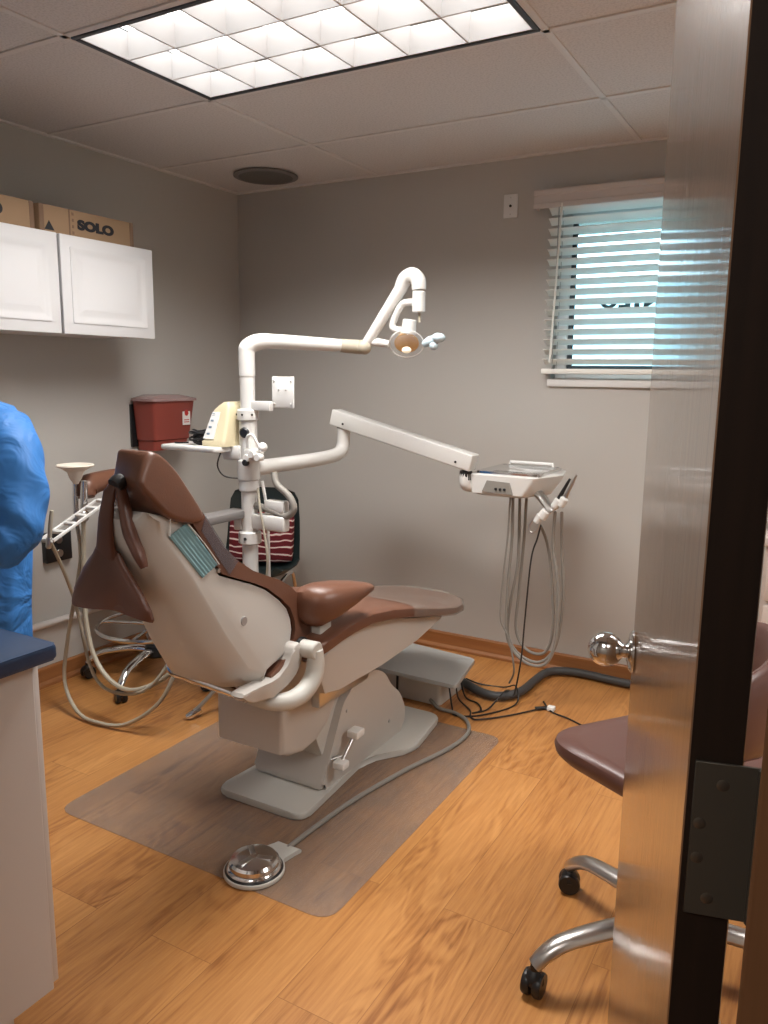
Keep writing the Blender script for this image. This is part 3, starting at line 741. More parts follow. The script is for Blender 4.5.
def junction():
    t = thing('utility_box', 'low grey floor box with flat overhanging lid beyond the chair base', 'floor box', (-1.42, 2.92, 0))
    MB().prism(rrect(-1.60, -1.315, 2.80, 3.05, .02, 4), 'z', 0, .125, .004, 2).build('body', PLASTIC2, t)
    lid = round_poly([(-1.66, 2.735), (-1.21, 2.72), (-1.265, 3.04), (-1.63, 3.08)], .02)
    MB().prism(lid, 'z', .125, .142, .004, 2).build('lid', mat('dull_grey_lid', (.40, .40, .385), .4), t)
    MB().box(-1.52, -1.512, 2.794, 2.80, 0, .12).build('cord_slot', BLACK, t)
junction()

# floor conduit and loose wires
o = MB().tube([(-1.34, 3.04, .03), (-1.29, 3.02, .026), (-1.20, 2.975, .024), (-1.12, 2.98, .024), (-1.065, 3.07, .024), (-1.055, 3.22, .024), (-1.04, 3.34, .024), (-.98, 3.40, .024), (-.88, 3.415, .024), (-.70, 3.40, .024), (-.3, 3.39, .024)], .0185, 12, 6).build('conduit_hose', CONDUIT)
tag(o, 'thick dark grey corrugated hose snaking on the floor to the back wall', 'hose')
wr = [[(-1.305, 2.93, .08), (-1.27, 2.88, .02), (-1.19, 2.82, .006), (-1.16, 2.76, .006), (-1.12, 2.76, .006), (-1.03, 2.86, .006), (-.945, 2.985, .007)],
      [(-1.30, 2.85, .08), (-1.26, 2.80, .006), (-1.22, 2.745, .006), (-1.13, 2.80, .006), (-1.05, 2.97, .006), (-1.08, 3.05, .052), (-1.16, 3.12, .006), (-1.26, 3.10, .006), (-1.32, 3.07, .03)],
      [(-1.31, 2.98, .08), (-1.26, 2.93, .01), (-1.19, 2.90, .006), (-1.15, 2.84, .006), (-1.17, 2.80, .006), (-1.13, 2.87, .006), (-1.10, 2.975, .052), (-1.10, 3.08, .006)],
      [(-.96, 3.06, .006), (-.90, 2.98, .006), (-.82, 2.95, .006), (-.72, 2.90, .006), (-.55, 2.85, .006)]]
wl = ['thin dark wire curving over the floor to the white tipped plug', 'thin dark wire looping wide over the grey floor hose', 'thin dark wire with a tight loop beside the utility box', 'thin dark wire running under the right-hand stool seat']
for p_, l_ in zip(wr, wl):
    o = MB().tube(p_, .0035, 6, 6).build('floor_wire', CABLE); tag(o, l_, 'wire', 'loose wires on the floor')
t = thing('wire_connector', 'small white tipped dark plug lying on the wood floor', 'plug', (-.91, 3.0, 0))
MB().cyl((-.965, 2.968, .010), (-.92, 2.999, .010), .007, seg=10).build('sleeve', BLACK, t)
MB().box(-.922, -.892, 2.985, 3.012, .002, .020, .003).build('plug', LABELW, t)

# ------------------------------------------------------------------ service mast with boom light
PX, PY = -1.89, 2.30
def mast():
    t = thing('equipment_post', 'white vertical equipment post with clamp collars behind the dental chair', 'post', (PX, PY, .3))
    MB().cyl((PX, PY, .30), (PX, PY, .98), .030).build('lower_tube', ENAMEL, t)
    b = MB(); b.tube([(PX, PY, .34), (PX+.05, PY, .31), (PX+.30, PY, .31)], .03, 14, 4); b.build('chair_bracket', ENAMEL, t)
    MB().lathe([(.034, .915), (.038, .92), (.038, .955), (.034, .96)], (PX, PY, 0)).build('collar', ENAMEL, t)
    MB().cyl((PX, PY, .955), (PX, PY, 1.20), .034).build('middle_tube', ENAMEL, t)
    MB().cyl((PX, PY, 1.20), (PX, PY, 1.355), .028).build('upper_tube', ENAMEL, t)
    c = MB().lathe([(.036, 1.178), (.041, 1.182), (.041, 1.215), (.036, 1.22)], (PX, PY, 0)).build('collar', ENAMEL, t)
    for a in (-130, -80, -30): MB().cyl((PX+.038*math.cos(math.radians(a)), PY+.038*math.sin(math.radians(a)), 1.2), (PX+.044*math.cos(math.radians(a)), PY+.044*math.sin(math.radians(a)), 1.2), .004, seg=8).build('set_screw', BLACK, c)
    MB().lathe([(.019, 0), (.020, .004), (.014, .010)], (PX+.008, PY-.029, 1.135), (.25, -.97, 0), 18).build('knob', BLACK, t)
    # lower clamp with the white side box
    c = MB().lathe([(.038, .715), (.043, .719), (.043, .758), (.038, .763)], (PX, PY, 0)).build('collar', ENAMEL, t)
    MB().cyl((PX+.012, PY-.041, .739), (PX+.012, PY-.046, .739), .006, seg=10).build('set_screw', BLACK, c)
    MB().box(PX-.055, PX-.02, PY-.03, PY+.03, .765, .835, .006).build('side_block', ENAMEL, t)
    MB().box(PX+.02, PX+.170, PY-.02, PY+.025, .775, .832, .008).build('rear_arm', ENAMEL, t)
    MB().box(PX+.075, PX+.165, PY-.01, PY+.03, .842, .888, .006).build('valve_box', ENAMEL, t)
    # monitor plate
    b = MB(); b.box(PX+.02, PX+.11, PY-.012, PY+.012, 1.215, 1.25, .003); b.build('plate_arm', ENAMEL, t)
    M = Matrix.Translation((PX+.147, PY+.02, 1.283)) @ Matrix.Rotation(math.radians(-8), 4, 'Z')
    p_ = MB().box(-.055, .055, -.003, .003, -.056, .056, .004, 2, M).build('mounting_plate', LABELW, t)
    s_ = MB()
    for x in (-.042, .042):
        for z in (-.042, .042, 0):
            q = M @ V((x if z else x*.45, -.004, z if z else .01)); s_ = MB(); s_.ball(q, .004, seg=8); s_.build('plate_hole', STEEL, p_)
    # hub with cast valve block
    h = MB(); h.box(PX-.095, PX-.01, PY-.04, PY+.03, 1.03, 1.085, .01); h.box(PX+.01, PX+.06, PY-.045, PY+.02, 1.035, 1.075, .008)
    h = h.build('tray_clamp', ENAMEL, t)
    k = MB()
    for x, z in ((.035, 1.045), (.058, 1.06), (.085, 1.05)): k.cyl((PX+x, PY-.06, z), (PX+x, PY-.03, z), .014, seg=14)
    k.ball((PX+.09, PY-.03, 1.085), .018); k.build('valve_knobs', LABELW, h)
    MB().cyl((PX+.03, PY-.062, 1.028), (PX+.03, PY-.045, 1.028), .012, seg=12).build('black_valve', BLACK, h)
    MB().tube([(PX+.03, PY-.04, 1.08), (PX+.035, PY-.05, 1.12), (PX+.06, PY-.05, 1.13), (PX+.078, PY-.045, 1.10), (PX+.08, PY-.03, 1.07)], .005, 8, 5).build('loop_tube', LABELW, h)
    # tray, rounded, to the left
    tr = MB(); tr.prism(rrect(PX-.33, PX-.05, PY-.125, PY+.09, .02, 4), 'z', 1.062, 1.082, .006, 2); tr.box(PX-.12, PX-.03, PY-.03, PY+.03, 1.045, 1.066, .006)
    tr.build('tray', ENAMEL, t)
    # hoses
    MB().tube([(PX+.11, PY+.01, .99), (PX+.13, PY, .95), (PX+.185, PY, .91), (PX+.205, PY, .865), (PX+.17, PY, .835), (PX+.10, PY, .85), (PX+.03, PY, .865)], .013, 10, 6).build('grey_hose', GREYH, t)
    MB().tube([(PX+.05, PY-.01, .93), (PX+.075, PY-.03, .85), (PX+.09, PY-.03, .78), (PX+.105, PY-.03, .68), (PX+.09, PY-.02, .58), (PX+.06, PY, .45)], .0045, 8, 6).build('white_cable', BEIGEH, t)
    MB().tube([(PX+.03, PY+.04, .95), (PX+.045, PY+.05, .80), (PX+.05, PY+.05, .45)], .006, 8, 6).build('white_cable', LABELW, t)
    MB().tube([(PX-.09, PY-.05, 1.06), (PX-.095, PY-.065, 1.01), (PX-.06, PY-.07, .975), (PX-.02, PY-.04, .965)], .003, 6, 6).build('thin_wire', CABLE, t)
mast()

def op_light():
    t = thing('operatory_light', 'white boom arm dental light with bowl head over the chair', 'dental light', (PX, PY, 1.34))
    e = V((-1.60, 2.62, 1.452)); top = V((-1.415, 2.64, 1.70))
    b = MB(); b.tube([(PX, PY, 1.34), (PX, PY, 1.42), (PX+.004, PY+.004, 1.443), (PX+.03, PY+.03, 1.462), (PX+.08, PY+.088, 1.465), e+V((-.05, -.055, .004))], [.030, .030, .031, .030, .027, .024], 18, 6)
    b.build('boom', ENAMEL, t)
    b = MB(); b.tube([e+V((-.055, -.06, .004)), e+V((0, 0, 0)), e+V((.03, .0, .0))], [.025, .027, .020], 16, 5); b.ball(e+V((.02, -.005, 0)), .028)
    b.build('elbow_joint', BEIGEH, t)
    b = MB(); b.tube([e+V((.02, 0, .005)), top+V((-.02, 0, -.03))], [.019, .024], 16, 0); b.build('spring_arm', ENAMEL, t)
    b = MB(); b.tube([top+V((-.025, 0, -.035)), top+V((-.008, 0, -.004)), top+V((.022, 0, .008)), top+V((.046, 0, -.012)), top+V((.050, 0, -.045))], [.025, .027, .028, .028, .026], 18, 6); b.build('arm_elbow', ENAMEL, t)
    hx, hy = top.x+.050, 2.64
    MB().cyl((hx, hy, 1.65), (hx, hy, 1.575), .024).build('swivel', ENAMEL, t)
    MB().cyl((hx+.002, hy, 1.58), (hx+.004, hy, 1.54), .005, seg=10).build('switch_pin', BEIGEH, t)
    b = MB(); b.tube([(hx-.015, hy, 1.612), (hx-.06, hy, 1.610), (hx-.085, hy, 1.585), (hx-.108, hy, 1.535), (hx-.10, hy, 1.518), (hx-.075, hy, 1.513), (hx-.05, hy, 1.515)], .013, 12, 6); b.build('yoke', ENAMEL, t)
    hc = V((hx-.048, hy, 1.463))
    MB().cyl(hc+V((.006, 0, .035)), hc+V((.012, 0, .088)), .028, .026).build('head_neck', ENAMEL, t)
    # transparent bowl
    MB().lathe([(.018, .046), (.042, .036), (.058, .016), (.063, -.002), (.058, -.020), (.040, -.036), (.02, -.042), (.001, -.043)], hc, (-.30, .62, .62), 32).build('shield_bowl', SHIELD, t)
    ax_ = V((-.30, .62, .62)).normalized(); u1 = ax_.orthogonal().normalized(); u2 = ax_.cross(u1)
    MB().tube([hc+(u1*math.cos(2*PI*k/32)+u2*math.sin(2*PI*k/32))*.0635 for k in range(33)], .0022, 8, 1).build('bowl_rim', LABELW, t)
    MB().lathe([(.015, .034), (.036, .024), (.046, .004), (.040, .002), (.026, .014), (.001, .020)], hc, (-.30, .62, .62), 28).build('reflector', BULBC, t)
    MB().ball(hc+V((0, 0, -.022)), .012, (1.6, 1, 1)).build('bulb', emit_mat('warm_bulb_glass', (1, .75, .4), .6), t)
    b = MB(); b.tube([hc+V((-.075, 0, .0)), hc+V((-.115, -.01, .006)), hc+V((-.15, -.012, .004))], [.013, .016, .010], 12, 5); b.build('grip_handle', ENAMEL, t)
    b = MB(); b.tube([hc+V((.072, 0, -.002)), hc+V((.10, -.005, .008)), hc+V((.135, -.01, .018))], [.012, .020, .016], 12, 5); b.ball(hc+V((.135, -.01, .02)), .022, (1.2, 1, .8)); b.ball(hc+V((.118, -.012, -.008)), .016)
    b.build('wrapped_grip', BLUEW, t)
BLUEW = mat('pale_blue_wrap', (.50, .62, .68), .25)
op_light()

# scaler unit on the post tray
def scaler():
    t = thing('scaler_unit', 'cream tabletop scaler unit with buttons on the small white post tray', 'dental device', (PX-.11, PY-.01, 1.083))
    b = MB(); x0, x1 = PX-.143, PX-.040
    rings = [[(p[0], p[1], 1.083) for p in rrect(x0-.008, x1, PY-.09, PY+.06, .012, 4)], [(p[0], p[1], 1.10) for p in rrect(x0-.008, x1, PY-.09, PY+.06, .012, 4)],
             [(p[0], p[1], 1.108) for p in rrect(x0+.002, x1, PY-.085, PY+.055, .012, 4)], [(p[0], p[1], 1.215) for p in rrect(x0+.028, x1, PY-.06, PY+.05, .012, 4)],
             [(p[0], p[1], 1.232) for p in rrect(x0+.05, x1-.004, PY-.055, PY+.045, .012, 4)], [(p[0], p[1], 1.245) for p in rrect(x0+.07, x1-.01, PY-.05, PY+.04, .01, 4)]]
    b.loft(rings); b.build('housing', CREAMP, t)
    f = MB(); 
    f.loft([[(x0+.002, PY-.0885, 1.110), (x0+.052, PY-.0885, 1.110), (x0+.066, PY-.0635, 1.208), (x0+.030, PY-.0635, 1.208)], [(x0+.000, PY-.0855, 1.110), (x0+.052, PY-.0845, 1.110), (x0+.066, PY-.0595, 1.208), (x0+.028, PY-.0605, 1.208)]])
    f = f.build('control_panel', LABELW, t)
    b = MB()
    for i, z in enumerate((1.128, 1.152, 1.176)):
        M = Matrix.Translation((x0+.024+i*.005, PY-.0868+(z-1.11)*.255, z)); b.box(-.007, .007, -.003, .002, -.004, .004, .001, 1, M)
    for i in range(3):
        M = Matrix.Translation((x0+.035, PY-.0868+.085*.255, 1.186+i*.008)); b.box(-.004, .008, -.002, .001, -.001, .001, 0, 1, M)
    b.build('buttons', BTN, f)
scaler()
b = MB()
for k in range(7):
    r_ = .026+.004*(k % 3); z = 1.090+.0075*k; off = .006*math.sin(k*2.1)
    b.tube([(PX-.185+off+r_*math.cos(a)*1.15, PY-.05+.5*off+r_*math.sin(a), z+.004*math.sin(2*a+k)) for a in [2*PI*i/14 for i in range(15)]], .0042, 6, 2)
b.tube([(PX-.24, PY-.06, 1.088), (PX-.27, PY-.085, 1.087), (PX-.29, PY-.08, 1.087)], .003, 6, 4)
tag(b.build('coiled_cable', BLACK), 'bundle of coiled black cable on the white tray beside the cream unit', 'cable')

# ------------------------------------------------------------------ delivery arm and unit head
def delivery():
    t = thing('delivery_unit', 'white swing arm carrying a delivery head with chrome tray near the back wall', 'dental delivery unit', (PX, PY, .95))
    b = MB(); b.tube([(PX+.01, PY+.02, 1.0), (PX+.02, PY+.12, 1.0), (-1.868, 2.74, 1.0), (-1.860, 2.86, 1.012), (-1.858, 2.90, 1.045), (-1.858, 2.905, 1.125)], [.031, .029, .029, .029, .029, .027], 18, 6)
    b.build('lower_arm', ENAMEL, t)
    MB().lathe([(.038, .957), (.042, .962), (.042, 1.03), (.038, 1.035)], (PX, PY, 0)).build('pivot_collar', ENAMEL, t)
    MB().cyl((-1.858, 2.905, 1.12), (-1.858, 2.905, 1.138), .030, seg=18).build('pivot_bearing', BLACK, t)
    A = V((-1.885, 2.905, 1.163)); B = V((-1.245, 2.905, 1.008)); d = (B-A); L = d.length; ang = math.atan2(d.z, d.x)
    M = Matrix.Translation(A) @ Matrix.Rotation(-ang, 4, 'Y')
    b = MB(); b.box(-.02, L+.005, -.035, .035, -.034, .034, .006, 3, M); fa = b.build('flex_arm', ENAMEL, t)
    for x in (.05, L-.06): 
        q = M @ V((x, -.036, -.012)); MB().cyl(q, q-V((0, .003, 0)), .005, seg=10).build('set_screw', BLACK, fa)
    MB().cyl((-1.275, 2.905, .935), (-1.275, 2.905, .975), .026, seg=18).build('wrist_bearing', BLACK, t)
    b = MB(); b.tube([(-1.275, 2.905, .962), (-1.275, 2.905, .93), (-1.268, 2.915, .915), (-1.22, 2.96, .913)], .026, 14, 4); b.build('wrist', ENAMEL, t)
    # head
    x0, x1, y0, y1 = -1.255, -.985, 2.895, 3.24
    b = MB()
    def sec(z, a, b_, c_, d_): return [(p[0], p[1], z) for p in round_poly([(a, c_), (b_, c_), (b_+.06, c_+.18), (b_+.02, d_), (a+.02, d_)], .015, 3)]
    b.loft([sec(.880, x0+.03, x1-.055, y0+.02, y1-.03), sec(.890, x0+.005, x1-.045, y0+.003, y1-.02), sec(.95, x0, x1-.004, y0, y1), sec(.962, x0, x1, y0, y1), sec(.966, x0+.004, x1-.004, y0+.004, y1-.004)])
    hd = b.build('head_housing', ENAMEL, t)
    b = MB(); b.prism([(x0+.055, .897), (x0+.185, .893), (x0+.170, .940), (x0+.075, .944)], 'y', y0-.003, y0+.004, .001, 1); pn = b.build('front_panel', GREYH, hd)
    b = MB()
    for i in range(3): b.cyl((x0+.115+.018*i, y0-.008, .912), (x0+.115+.018*i, y0-.002, .912), .0055, seg=10)
    b.build('panel_buttons', BLACK, pn)
    # chrome tray inset
    tr = MB(); o_ = rrect(x0+.015, x1+.01, y0+.02, y1-.02, .02, 4); i_ = rrect(x0+.035, x1-.01, y0+.05, y1-.045, .02, 4)
    tr.loft([[(p[0], p[1], .966) for p in o_], [(p[0], p[1], .976) for p in o_], [(p[0], p[1], .978) for p in rrect(x0+.020, x1+.005, y0+.025, y1-.025, .02, 4)], [(p[0], p[1], .970) for p in i_], [(p[0], p[1], .968) for p in rrect(x0+.04, x1-.015, y0+.055, y1-.05, .02, 4)]])
    tr.build('instrument_tray', CHROME, t)
    MB().tube([(x0+.05, y1-.03, .975), (x0+.05, y1-.025, .988), (x1-.03, y1-.025, .988), (x1-.03, y1-.03, .975)], .0065, 10, 0).build('tray_rim_reflection', LABELW, t)  # raised back rim, its white stands for the reflection along the tray
    # holder bracket
    b = MB(); b.tube([(x1-.03, 2.99, .905), (-.985, 2.98, .885), (-.945, 2.97, .845), (-.93, 2.97, .835)], [.028, .026, .024, .02], 12, 4, flat=.6); b.build('holder_bracket', STEEL, t)
    b = MB(); b.box(-.995, -.885, 2.955, 2.985, -.010, .010, .004, 2, Matrix.Translation((0, 0, 0)) @ Matrix.Translation((-.94, 0, .835)) @ Matrix.Rotation(math.radians(-42), 4, 'Y') @ Matrix.Translation((.94, 0, 0)))
    hb = b.build('holder_bar', ENAMEL, t)
    for (x, z) in ((-.985, .798), (-.962, .815), (-.915, .865), (-.892, .872)):
        MB().lathe([(.012, -.018), (.016, -.016), (.017, .016), (.013, .020)], (x, 2.962, z), (.5, 0, .85), 14).build('holder_cup', ENAMEL, hb)
    MB().tube([(-1.0, 2.955, .80), (-1.018, 2.95, .765), (-1.008, 2.95, .742), (-.985, 2.95, .755), (-.975, 2.955, .79)], .004, 8, 6).build('wire_hook', STEEL, t)
delivery()
def handpiece(name, label, cat, body, hose, bm_, r=.008, hr=.0065, hm=None):
    t = thing(name, label, cat, body[0], 'instruments on the delivery holder')
    MB().tube(body, [r*.75]+[r]*(len(body)-2)+[r*.5], 10, 3).build('body', bm_, t)
    MB().tube(hose, hr, 8, 8).build('hose', hm or GREYH, t)
handpiece('dental_handpiece', 'black dental handpiece pointing up from the delivery holder with a long grey looping hose', 'dental instrument',
  [(-.922, 2.965, .845), (-.905, 2.965, .89), (-.868, 2.965, .965)],
  [(-1.108, 3.0, .885), (-1.105, 3.0, .692), (-1.116, 3.0, .438), (-1.105, 3.0, .267), (-1.027, 3.0, .186), (-.942, 3.0, .194), (-.902, 3.0, .304), (-.904, 3.0, .512), (-.932, 3.0, .691), (-.923, 2.975, .83)], BLACK, .009)
handpiece('air_water_syringe', 'slim grey syringe at the far right of the delivery holder with a long grey hose', 'dental instrument',
  [(-.897, 2.968, .85), (-.880, 2.97, .90), (-.845, 2.97, .98)],
  [(-1.09, 3.03, .885), (-1.086, 3.03, .605), (-1.11, 3.03, .431), (-1.117, 3.03, .278), (-1.061, 3.03, .201), (-.973, 3.03, .187), (-.910, 3.03, .272), (-.890, 3.03, .463), (-.905, 3.03, .667), (-.898, 2.98, .83)], STEEL, .008)
handpiece('scaler_handpiece', 'stubby white handpiece at the low end of the delivery holder with a grey hose', 'dental instrument',
  [(-.985, 2.962, .79), (-.972, 2.962, .815), (-.955, 2.962, .85)],
  [(-1.072, 3.06, .885), (-1.075, 3.06, .685), (-1.087, 3.06, .471), (-1.093, 3.06, .296), (-1.041, 3.06, .217), (-.963, 3.06, .223), (-.935, 3.06, .344), (-.955, 3.06, .573), (-.980, 3.06, .695), (-.986, 2.97, .78)], LABELW, .014)
o = MB().tube([(-.972, 2.955, .775), (-.985, 2.96, .72), (-1.007, 2.96, .629), (-1.022, 2.96, .378), (-1.031, 2.96, .207), (-1.05, 2.95, .06), (-1.06, 2.93, .052)], .0035, 6, 8).build('hanging_wire', CABLE)
tag(o, 'thin black wire dropping from the delivery holder to the floor hose', 'wire')
o = MB().tube([(-1.10, 2.95, .885), (-1.115, 2.975, .70), (-1.132, 2.98, .50), (-1.134, 2.98, .36), (-1.10, 2.99, .28), (-1.07, 2.99, .15), (-1.11, 3.05, .06)], .0042, 6, 8).build('hanging_tube', GREYH)
tag(o, 'thin grey tube hanging from the delivery head, left of the thick hoses', 'tube')

# ------------------------------------------------------------------ assistant instrument holder at the left
def assistant():
    t = thing('assistant_instrument_arm', 'chrome and white suction holder bar with four slots beside the blue gown', 'instrument holder', (-2.36, 1.92, .80))
    A = V((-2.335, 1.75, .772)); B = V((-2.40, 2.05, .866)); d = B-A
    M = Matrix.Translation((A+B)/2) @ d.to_track_quat('Y', 'Z').to_matrix().to_4x4(); L = d.length
    b = MB(); b.box(-.030, -.022, -L/2, L/2, -.006, .006, .002, 1, M); b.box(.022, .030, -L/2, L/2, -.006, .006, .002, 1, M)
    for k in range(6):
        y = -L/2+L*k/5; b.box(-.024, .024, y-.008, y+.008, -.006, .006, .002, 1, M)
    b.build('slotted_bar', ENAMEL, t)
    MB().cyl(B+V((.03, .02, -.012)), B+V((.03, .02, .022)), .028).build('end_cap', LABELW, t)
    b = MB(); b.box(-2.385, -1.93, 2.06, 2.10, .815, .845, .006); b.box(-1.97, -1.89, 2.06, 2.30, .815, .845, .006); b.build('link_arm', GREYW2, t)
assistant()
def suction(name, label, top, mid, hose, bm_, r, hr, cat='suction tool'):
    t = thing(name, label, cat, mid, 'suction tools in the left holder')
    MB().tube([top, (V(top)+V(mid))/2, mid], [r*.8, r, r*.9], 10, 3).build('body', bm_, t)
    MB().lathe([(r*.9, -.03), (r*1.35, -.025), (r*1.35, .005), (r, .01)], mid, V(top)-V(mid), 14).build('valve', STEEL, t)
    MB().tube(hose, hr, 8, 8).build('hose', BEIGEH, t)
suction('saliva_ejector', 'thin white ejector at the near end of the left holder with a beige hose', (-2.30, 1.75, .88), (-2.322, 1.75, .775),
  [(-2.322, 1.75, .775), (-2.40, 1.85, .66), (-2.52, 2.0, .45), (-2.457, 2.0, .214), (-2.378, 2.0, .136), (-2.241, 2.0, .141), (-2.122, 2.0, .202), (-2.049, 2.05, .333), (-2.028, 2.1, .47), (-2.0, 2.2, .60)], BEIGEH, .008, .0068)
suction('suction_handpiece', 'taller chrome suction handpiece in the left holder with a long beige hose', (-2.433, 2.0, .945), (-2.445, 2.0, .82),
  [(-2.445, 2.0, .82), (-2.458, 2.0, .66), (-2.471, 2.0, .476), (-2.44, 2.0, .279), (-2.347, 2.0, .175), (-2.213, 2.0, .163), (-2.079, 2.05, .239), (-2.01, 2.1, .363), (-1.98, 2.2, .50)], CHROME, .014, .009)
suction('evacuator_handpiece', 'short chrome evacuator below the white funnel cup with a beige hose drooping to the floor', (-2.485, 2.0, .93), (-2.49, 2.0, .80),
  [(-2.49, 2.0, .80), (-2.475, 2.0, .66), (-2.50, 2.0, .552), (-2.58, 2.0, .294), (-2.60, 1.99, .121), (-2.50, 1.96, .03), (-2.38, 1.95, .014), (-2.24, 1.97, .03), (-2.09, 2.0, .14), (-2.02, 2.05, .30), (-1.98, 2.15, .45)], CHROME, .011, .0075)
t = thing('funnel_cup', 'white funnel shaped spit cup on top of a chrome suction handpiece', 'cup', (-2.479, 2.0, .93))
MB().lathe([(.010, .0), (.012, .005), (.022, .02), (.030, .045), (.048, .058), (.066, .066), (.069, .070), (.066, .074), (.045, .068), (.020, .05), (.001, .045)], (-2.479, 2.0, .93), seg=30).build('funnel', CREAMC if 'CREAMC' in globals() else mat('cream_cup_plastic', (.78, .72, .62), .4), t)

# ------------------------------------------------------------------ rolling stool behind (left)
def caster(b_mb, wheel_mb, p, ang):
    x, y = p; c = math.cos(ang); s_ = math.sin(ang)
    ax = V((-s_, c, 0))
    for k in (-1, 1):
        wheel_mb.lathe([(.012, -.009), (.026, -.009), (.028, -.005), (.028, .005), (.026, .009), (.012, .009)], V((x, y, .028))+ax*k*.013, ax, 20)
    b_mb.lathe([(.020, .030), (.024, .034), (.022, .050), (.010, .062), (.009, .075)], (x, y, 0), seg=14)
def stool_base(t, C, R, a0, zc, mat_leg, mat_hood=BLACK, fat=1.):
    for k in range(5):
        a = a0+2*PI*k/5; d = V((math.cos(a), math.sin(a), 0)); e = C+d*R
        b = MB(); b.tube([V((C.x, C.y, zc))+d*.02, V((C.x, C.y, zc+.012))+d*R*.35, V((C.x, C.y, zc-.003))+d*R*.75, V((C.x, C.y, zc-.025))+d*(R-.03), V((C.x, C.y, .072))+d*R], [r_*fat for r_ in (.020, .020, .018, .017, .015)], 12, 4, flat=.75)
        lg = b.build('leg', mat_leg, t)
        hb, wb = MB(), MB(); caster(hb, wb, (e.x, e.y), a+.8)
        wb.build('caster', CASTER, lg)
        hb.build('caster_hood', mat_hood, lg)
def stool1():
    C = V((-2.555, 2.44, 0))
    t = thing('rolling_stool', 'brown rolling stool with chrome foot ring and curved arm, behind the hanging leather flap', 'stool', C, 'brown rolling stools')
    stool_base(t, C, .30, math.radians(215), .125, CHROME)
    MB().lathe([(.05, .10), (.055, .11), (.045, .15), (.03, .16)], (C.x, C.y, 0)).build('hub', BLACK, t)
    MB().cyl(C+V((0, 0, .14)), C+V((0, 0, .36)), .030).build('column', CHROME, t); MB().cyl(C+V((0, 0, .35)), C+V((0, 0, .55)), .018).build('piston', CHROME, t)
    b = MB(); n = 36; Rr = .245; zr = .245
    b.tube([C+V((Rr*math.cos(2*PI*k/n), Rr*math.sin(2*PI*k/n), zr)) for k in range(n+1)], .010, 10, 1)
    for k in range(4):
        a = 2*PI*k/4+.4; b.tube([C+V((.02*math.cos(a), .02*math.sin(a), zr)), C+V((Rr*math.cos(a), Rr*math.sin(a), zr))], .007, 8, 0)
    b.build('foot_ring', CHROME, t)
    MB().lathe([(.16, .535), (.195, .545), (.205, .57), (.20, .60), (.18, .618), (.12, .625), (.001, .625)], C, seg=40).build('seat', LEATHER, t)
    b = MB(); b.tube([(-2.475, 2.035, .875), (-2.485, 2.050, .910), (-2.49, 2.12, .925), (-2.50, 2.25, .93), (-2.57, 2.36, .92), (-2.64, 2.42, .92)], [.036, .046, .040, .037, .036, .030], 16, 5)
    b.build('body_rest', LEATHER, t)
    b = MB(); b.tube([C+V((-.05, .0, .53)), C+V((-.12, -.02, .53)), C+V((-.14, -.03, .60)), C+V((-.09, -.02, .90))], .010, 10, 4); b.build('rest_post', CHROME, t)
    return t
stool1()

# small chrome foot on a rod that pokes out under the chair back
t = thing('chrome_caster_rod', 'slanted chrome rod with small toe standing on the floor left of the chair housing', 'rod', (-2.11, 2.19, 0))
MB().tube([(-2.04, 2.27, .12), (-2.085, 2.215, .05), (-2.10, 2.195, .03)], [.008, .009, .011], 10, 3).build('rod', STEEL, t)
MB().tube([(-2.085, 2.215, .036), (-2.105, 2.185, .018), (-2.118, 2.165, .012)], [.014, .016, .010], 10, 3).build('toe', CHROME, t)
MB().tube([(-2.04, 2.27, .12), (-2.02, 2.33, .10), (-1.98, 2.40, .05)], [.011, .02, .03], 12, 3).build('shroud', STEEL, t)
MB().cyl((-1.975, 2.375, .032), (-1.955, 2.395, .032), .032, seg=20).build('wheel', CASTER, t)

